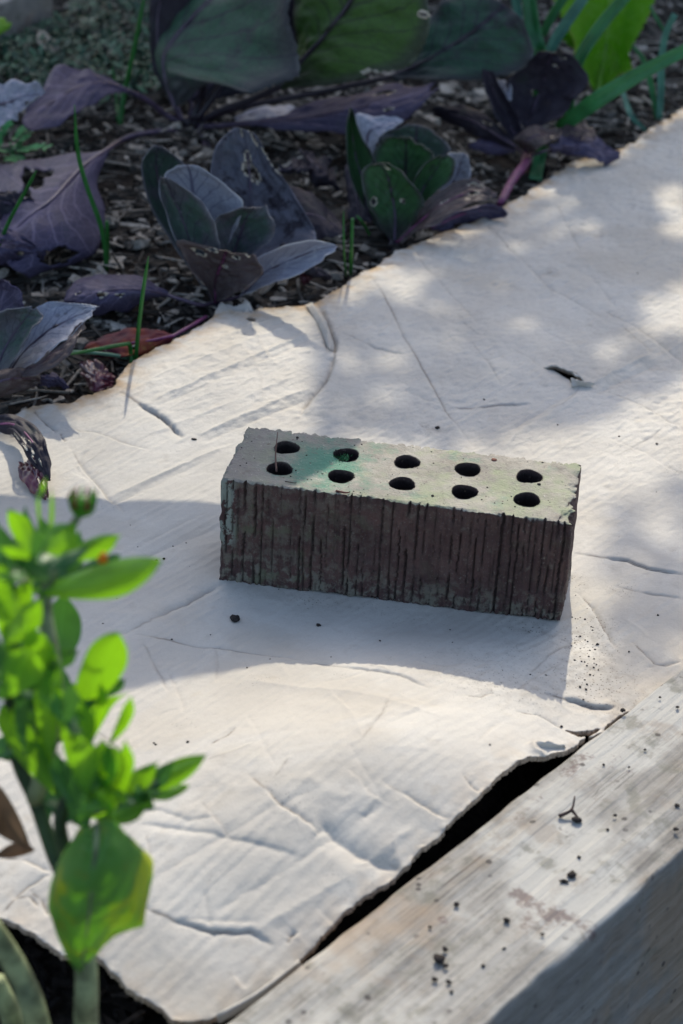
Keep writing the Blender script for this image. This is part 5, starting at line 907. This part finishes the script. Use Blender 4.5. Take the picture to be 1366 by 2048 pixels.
for cx_, cy_, n_, sx_, sy_ in ((50, 1130, 16, 60, 50), (30, 1330, 16, 60, 70), (150, 1430, 12, 55, 60), (170, 1590, 18, 60, 45), (60, 1480, 12, 50, 50), (250, 1575, 7, 40, 20)):
    for k in range(n_):
        a0 = rr.uniform(-.2, 3.4); ln_ = rr.uniform(55, 125)*(.7 if cx_ == 250 else 1); bx, by = cx_+rr.gauss(0, sx_*.35), cy_+rr.gauss(0, sy_*.35)+25; y_ = -440+rr.uniform(-60, 40)
        cl(bx, by, bx+math.cos(a0)*ln_, by-math.sin(a0)*ln_, rr.uniform(20, 40), M_cal if rr.random() < .5 else M_cald, y_, y_+rr.uniform(-25, 25), rr.uniform(.02, .2), rr.uniform(-1.0, 1.0))
cl(-25, 1560, 62, 1700, 62, M_brown, -430, -420, .15, .5, 'brown withered leaf at the left edge')
cl(70, 1700, -10, 1712, 26, M_brown, -425, -425, .2, .3)
cl(70, 1005, 92, 955, 9, M_cal, -425, -420, .2, .2); cl(98, 1080, 104, 975, 10, M_cal, -425, -420, .1, .2); cl(78, 1060, 74, 990, 8, M_cal, -420, -415, .1, .2)
for P_, r_, m_ in [([(172, 2200, 'z', -60), (172, 2048, -470), (172, 1935, -475), (160, 1850, -470), (150, 1740, -470)], [6, 5.6, 5, 3.5, 3], M_calstem), ([(120, 2250, 'z', -60), (75, 2048, -470), (40, 1950, -470), (-20, 1850, -470)], [6, 6, 5.6, 5], M_calstem), ([(30, 2200, 'z', -60), (25, 2048, -440), (-10, 1960, -440)], [5, 5, 5], M_calstem),
                    ([(150, 1790, -465), (112, 1720, -450), (70, 1600, -440), (30, 1500, -435), (20, 1300, -430), (50, 1160, -425)], [3.6, 3.6, 3.4, 3, 2.6, 2.4], M_calstemd), ([(155, 1760, -465), (120, 1650, -460), (150, 1560, -455), (180, 1450, -455)], [3, 3, 2.8, 2.4], M_calstemd), ([(70, 1600, -440), (100, 1480, -445), (110, 1350, -445), (90, 1200, -430), (130, 1080, -425), (158, 1030, -420)], [4, 4, 3.5, 3, 2.2, 1.8], M_calstem), ([(180, 1620, -460), (250, 1590, -455), (320, 1560, -450)], [3.5, 3, 2], M_calstem)]:
    P = spline([pt(p) for p in P_], 26); Vt, Ft = tube(P, np.interp(np.linspace(0, 1, 26), np.linspace(0, 1, len(r_)), r_), 10); mk('stem', Vt, Ft, m_, cal)
bc = atY(165, 1012, -420); Vd, Fd = uvs(1, 14, 9, 1.)
bud = mk('flower_bud', Vd*np.array([5.6, 5, 4.6])+bc, Fd, M_cal, cal)
upv = np.array([.25, -.1, .9]); 
for k in range(13):
    a_ = 2*math.pi*k/13; o_ = bc+np.array([4.6*math.cos(a_), 4.2*math.sin(a_), .5]); P = [o_, o_+np.array([1.0*math.cos(a_), .8*math.sin(a_), 3.6]), o_+np.array([.4*math.cos(a_)+.8, .2, 6.8])]
    Vt, Ft = tube(P, [1.1, .8, .2], 6); mk('sepal', Vt, Ft, M_buds if k % 2 else M_cal, bud)
Vt, Ft = tube([atY(205, 1122, -435), atY(206, 1114, -435), atY(207, 1106, -436)], [2.2, 2., .8], 8); mk('petal', Vt, Ft, M_orange, cal)
# ------------------------------------------------------------------ crumbs and twigs
def crumb(P, r, label=None, name='soil_crumb', group='soil crumbs on the cardboard', cat='soil crumb'):
    Vd, Fd = uvs(1, 8, 6, .8); n_ = 1+.35*vn(Vd[:, 0]*2.3+P[0], Vd[:, 1]*2.3+Vd[:, 2]*1.7, int(abs(P[1])) % 50); return tag(mk(name, Vd*n_[:, None]*np.array(r)+P+np.array([0, 0, r[2]*.5]), Fd, M_crumb, None), label, cat, group)
def onto(px, py): return card_z(px, py)
crumb(onto(470, 1240), (3.2, 3.6, 2.2), 'largest dark crumb on the cardboard in front of the brick'); crumb(onto(637, 1252), (1.7, 1.5, 1.2), 'small round crumb on the cardboard below the brick')
crumb(onto(388, 880), (2.2, 1.4, 1.2), 'crumb in the crease left of the brick top'); crumb(onto(875, 857), (1.8, 1.8, 1.5), 'crumb on the smudged patch behind the brick')
SPK = []
def specks(name, L_):
    V = []; F = []
    for P, r in L_:
        Vd, Fd = uvs(1, 7, 5, .8); o_ = len(V); V += list(Vd*(1+.35*vn(Vd[:, 0]*2.3+P[0], Vd[:, 1]*2.3+Vd[:, 2]*1.7, 5))[:, None]*r*np.array([1, .9, .75])+P+np.array([0, 0, r*.35])); F += [tuple(o_+q for q in f) for f in Fd]
    return tag(mk(name, V, F, M_crumb, None), kind='stuff')
for px, py, r in [(313, 1121, .9), (328, 1118, 1.2), (346, 1089, .6), (372, 1084, .5), (206, 1248, .8), (344, 1279, .7), (1115, 850, .8), (1314, 888, 1.1), (1238, 873, .9), (1275, 547, .9), (375, 1485, 1.), (308, 1487, .8), (312, 1490, .9), (1316, 1231, .9), (968, 800, .9), (1258, 1304, .7), (1060, 1350, .8), (1092, 1352, .9), (900, 1170+90, .6), (760, 1282, .7), (905, 1285, .5), (540, 1320, .7), (1123, 1452, 1.), (980, 1490, .7), (300, 1260, .5), (1160, 1375, .9), (1172, 1380, .9), (1180, 1350, .8), (1190, 1300, .8), (1195, 1290, 1.1), (1185, 1262, .7), (1170, 1240, .8)]:
    SPK.append((onto(px, py), r))
specks('soil_specks', SPK+[(onto(random.gauss(1170, 16), random.gauss(1300, 50)), random.uniform(.3, .8)) for k in range(40)]+[(onto(random.uniform(150, 1350), random.uniform(900, 1350)), random.uniform(.25, .6)) for k in range(40)])
def on_sl(px, py): return back(px, py, 8.)
def twig(pts, r, label, cat='twig', group='bits of debris', name='twig', mat=M_twig): Vt, Ft = tube(spline(pts, 10), np.linspace(r, r*.4, 10), 6); return tag(mk(name, Vt, Ft, mat, None), label, cat, group)
z_ = lambda p, dz: p+np.array([0, 0, dz])
tw = tag(empty('twig', on_sl(1142, 1635)), 'forked black twig standing on the timber sleeper', 'twig', 'bits of debris')
for q in ([z_(on_sl(1118, 1634), .5), z_(on_sl(1142, 1628), 3), z_(on_sl(1147, 1612), 7)], [z_(on_sl(1142, 1628), 3), z_(on_sl(1155, 1640), 2)]):
    Vt, Ft = tube(spline(q, 8), np.linspace(1.2, .5, 8), 6); mk('branch', Vt, Ft, M_twig, tw)
crumb(on_sl(1154, 1642), (3.2, 2.2, 1.8), 'dark crumb at the foot of the forked twig on the timber', group='soil crumbs on the timber'); crumb(on_sl(1144, 1752), (2.6, 3.2, 1.8), 'dark crumb on the middle of the timber sleeper', group='soil crumbs on the timber')
crumb(on_sl(1128, 1764), (2.4, 1.4, 1.1), 'flat crumb beside the larger one on the timber', group='soil crumbs on the timber'); crumb(on_sl(878, 1920), (3.8, 3., 2.), 'largest soil crumb on the near part of the timber', group='soil crumbs on the timber'); crumb(on_sl(890, 1900), (1.8, 1.6, 1.3), 'crumb just behind the largest one on the timber', group='soil crumbs on the timber')
SP2 = []
for px, py, r in [(1246, 1422, 1.8), (1230, 1632, 1.3), (1354, 1612, 1.5), (1352, 1660, 1.6), (913, 1810, 1.6), (1013, 1842, 2.), (892, 1933, 1.6), (869, 1960, 1.7), (897, 1965, 1.6), (966, 1933, 1.2), (1158, 1715, 1.1), (1320, 1395, .9), (1355, 1415, 1.3), (1258, 1535, .9), (1207, 1530, .9), (903, 1985, 1.2), (1008, 1898, 1.), (860, 1855, 1.2), (1085, 1870, 1.1), (1215, 1660, 1.), (1290, 1500, .9)]:
    SP2.append((on_sl(px, py), r))
specks('soil_specks', SP2)
bt = lambda px, py, dz=.8: back(px, py, 79.6)+np.array([0, 0, dz])
twig([bt(553, 945), bt(551, 915, 3), bt(555, 880, 6)], .7, 'thin root fibre hanging over the leftmost hole of the brick', name='root_fibre', mat=simple('root', (.09, .05, .04)))
twig([bt(672, 984), bt(690, 989, 1.4), bt(700, 986, .6)], .8, 'small reddish twig on the front edge of the brick top', mat=simple('red_twig', (.10, .035, .03)))
twig([bt(570, 965), bt(590, 968, .8), bt(592, 966)], .35, 'hair thin twig at the left of the brick top')
SP3 = []
for px, py, r, lb in [(988, 920, 2., 'rusty red flake between the back holes of the brick'), (1085, 925, .8, None), (1078, 969, 1.4, None), (595, 875, 1.1, None), (688, 902, 1.2, None), (645, 948, 1., None), (865, 992, 1.2, None), (708, 955, .9, None)]:
    if not lb: SP3.append((bt(px, py, -.4), r)); continue
    o = crumb(bt(px, py, -.4), (r, r, r*.6), lb, 'rust_flake', None, 'flake')
    if lb: o.data.materials[0] = simple('rust_flake', (.22, .09, .06))
specks('dirt_specks', SP3+[(bt(random.uniform(500, 1120), 0, 0)*0+np.array([random.uniform(4, 226), random.uniform(3, 73), 79.4]), random.uniform(.25, .7)) for k in range(90)])
M_moss = simple('moss', (.035, .13, .055), .9, .5, 300)
V = []; F = []
for k in range(160):
    c = bt(685+random.gauss(0, 7), 917+random.gauss(0, 3), random.uniform(-1, .6)); o_ = len(V); a_ = random.uniform(0, 6.3); s_ = np.array([math.cos(a_), math.sin(a_), 0])*random.uniform(.3, .7); V += [c-s_, c+s_, c+np.array([random.gauss(0, .6), random.gauss(0, .6), random.uniform(.6, 1.8)])]; F.append((o_, o_+1, o_+2))
mo = mk('moss_tuft', V, F, M_moss, None, smooth=False); tag(mo, 'tuft of green moss growing in the second hole of the back row', 'moss')
# ------------------------------------------------------------------ unseen shade casters, added beyond the frame towards the sun
def sunplane(gx, gy, Y):           # the point above ground point (gx,gy) on its sun ray, at depth Y
    t = (Y-gy)/SUN_D[1]; return np.array([gx+SUN_D[0]*t, Y, t*TANE])
# a board added out of view, outlined to shade the left side and the brick end
def board_from(gpts, Y, th):
    F_ = [sunplane(g_[0], g_[1], Y) for g_ in gpts]; n = len(F_); V = [f for f in F_]+[f+np.array([0, th, 0]) for f in F_]
    return np.array(V), [tuple(range(n)), tuple(range(n, 2*n))[::-1]]+[(i, i+n, (i+1) % n+n, (i+1) % n) for i in range(n)]
tb = tag(empty('added_shade_board', (-640, 500, -15)), 'unseen grey board on a stake, added to shade the left of the brick', 'board')
V, F = board_from([(-640, -8), (-190, 58), (-8, 86), (97, 96), (100, -10), (74, -78), (58, -104), (0, -122), (-70, -172), (-200, -215), (-640, -260)], 500, 16); mk('board', V, F, M_wood2, tb, smooth=False)
for xx in (-600,):
    V, F = tube([(xx, 495, -30), (xx, 495, 520)], 18, 8); mk('stake', V, F, M_wood2, tb, smooth=False)  # stake added only to carry the shading board
# added foliage with gaps, unseen, its leaves placed to shape the shade
pix = lambda L_: np.array([back(a_, b_, 0)[:2] for a_, b_ in L_])
S_mid = pix([(650, 660), (760, 560), (1000, 440), (1366, 240), (1500, 240), (1500, 760), (1366, 750), (1150, 850), (900, 868), (650, 860), (625, 800)])
S_right = pix([(1205, 1040), (1500, 900), (1500, 1330), (1366, 1360), (1240, 1400)])
S_bed = np.vstack([pix([(-60, 880), (60, 850), (240, 770), (430, 640), (640, 590), (800, 470), (1000, 400), (1200, 300), (1366, 200)]), np.array([[900, 1100], [900, 2600], [-1500, 2600], [-900, 300]])])
lit = [pix(L_) for L_ in ([(1280, 620), (1340, 550), (1420, 540), (1420, 700), (1335, 665)], [(1295, 375), (1366, 330), (1420, 480), (1325, 480)])]
V = []; F = []; N_ = 60000; gx = rng.uniform(-1000, 900, N_); gy = rng.uniform(-60, 2300, N_)
shade = np.zeros(N_)
for P_, p_ in ((S_bed, 1.), (S_mid, 1.), (S_right, .3)): shade = np.maximum(shade, inside(gx, gy, P_)*p_)
RL = rng.uniform(12, 20, N_); STREAK = [([(700, 600), (830, 560), (960, 505), (1190, 440)], 3), ([(740, 575), (900, 628), (1060, 648)], 4), ([(690, 740), (890, 682), (1090, 655)], 3), ([(660, 830), (850, 782), (1060, 725)], 3), ([(1010, 455), (1190, 385)], 3), ([(1190, 705), (1366, 640)], 5)]
for pl_, hw_ in STREAK:
    D_, _, _ = segdist(gx, gy, pix(pl_), False, hw_+30); shade = np.where(D_ < hw_+RL*.55, 0, shade)
for P_ in lit: shade = np.where(inside(gx, gy, P_) & (gy < 1150), shade*.0, shade)
ok = rng.random(N_) < shade*.85
for X0, Y0, R0 in zip(gx[ok], gy[ok], RL[ok]):
    c = sunplane(X0, Y0, 2600+rng.uniform(0, 200)); 
    if c[2] < 60: continue
    r = R0; a_ = rng.normal(0, 1, 3); a_ /= np.linalg.norm(a_); b_ = np.cross(a_, rng.normal(0, 1, 3)); b_ /= np.linalg.norm(b_); o_ = len(V)
    V += [c-a_*r*1.4, c-a_*.2*r+b_*r*.7, c+a_*r*1.4, c-a_*.2*r-b_*r*.7]; F.append((o_, o_+1, o_+2, o_+3))
print('SHRUB', len(F))
hg = tag(empty('shade_hedge', (0, 2720, -190)), 'unseen tall leafy hedge far behind the vegetable bed', 'shade_hedge')
cr_ = mk('shade_crown', V, F, simple('shade_hedge_leaf', (.05, .09, .03), .6, .4, 20, .2), hg, smooth=False); cr_['kind'] = 'stuff'
for k in range(9):
    xx = -900+k*210+random.uniform(-40, 40); V, F = tube(spline([(xx, 2720, -190), (xx+random.uniform(-60, 60), 2710, 900), (xx+random.uniform(-120, 120), 2720, 1900)], 12), np.linspace(34, 10, 12), 8); mk('added_trunk', V, F, M_brown, hg)
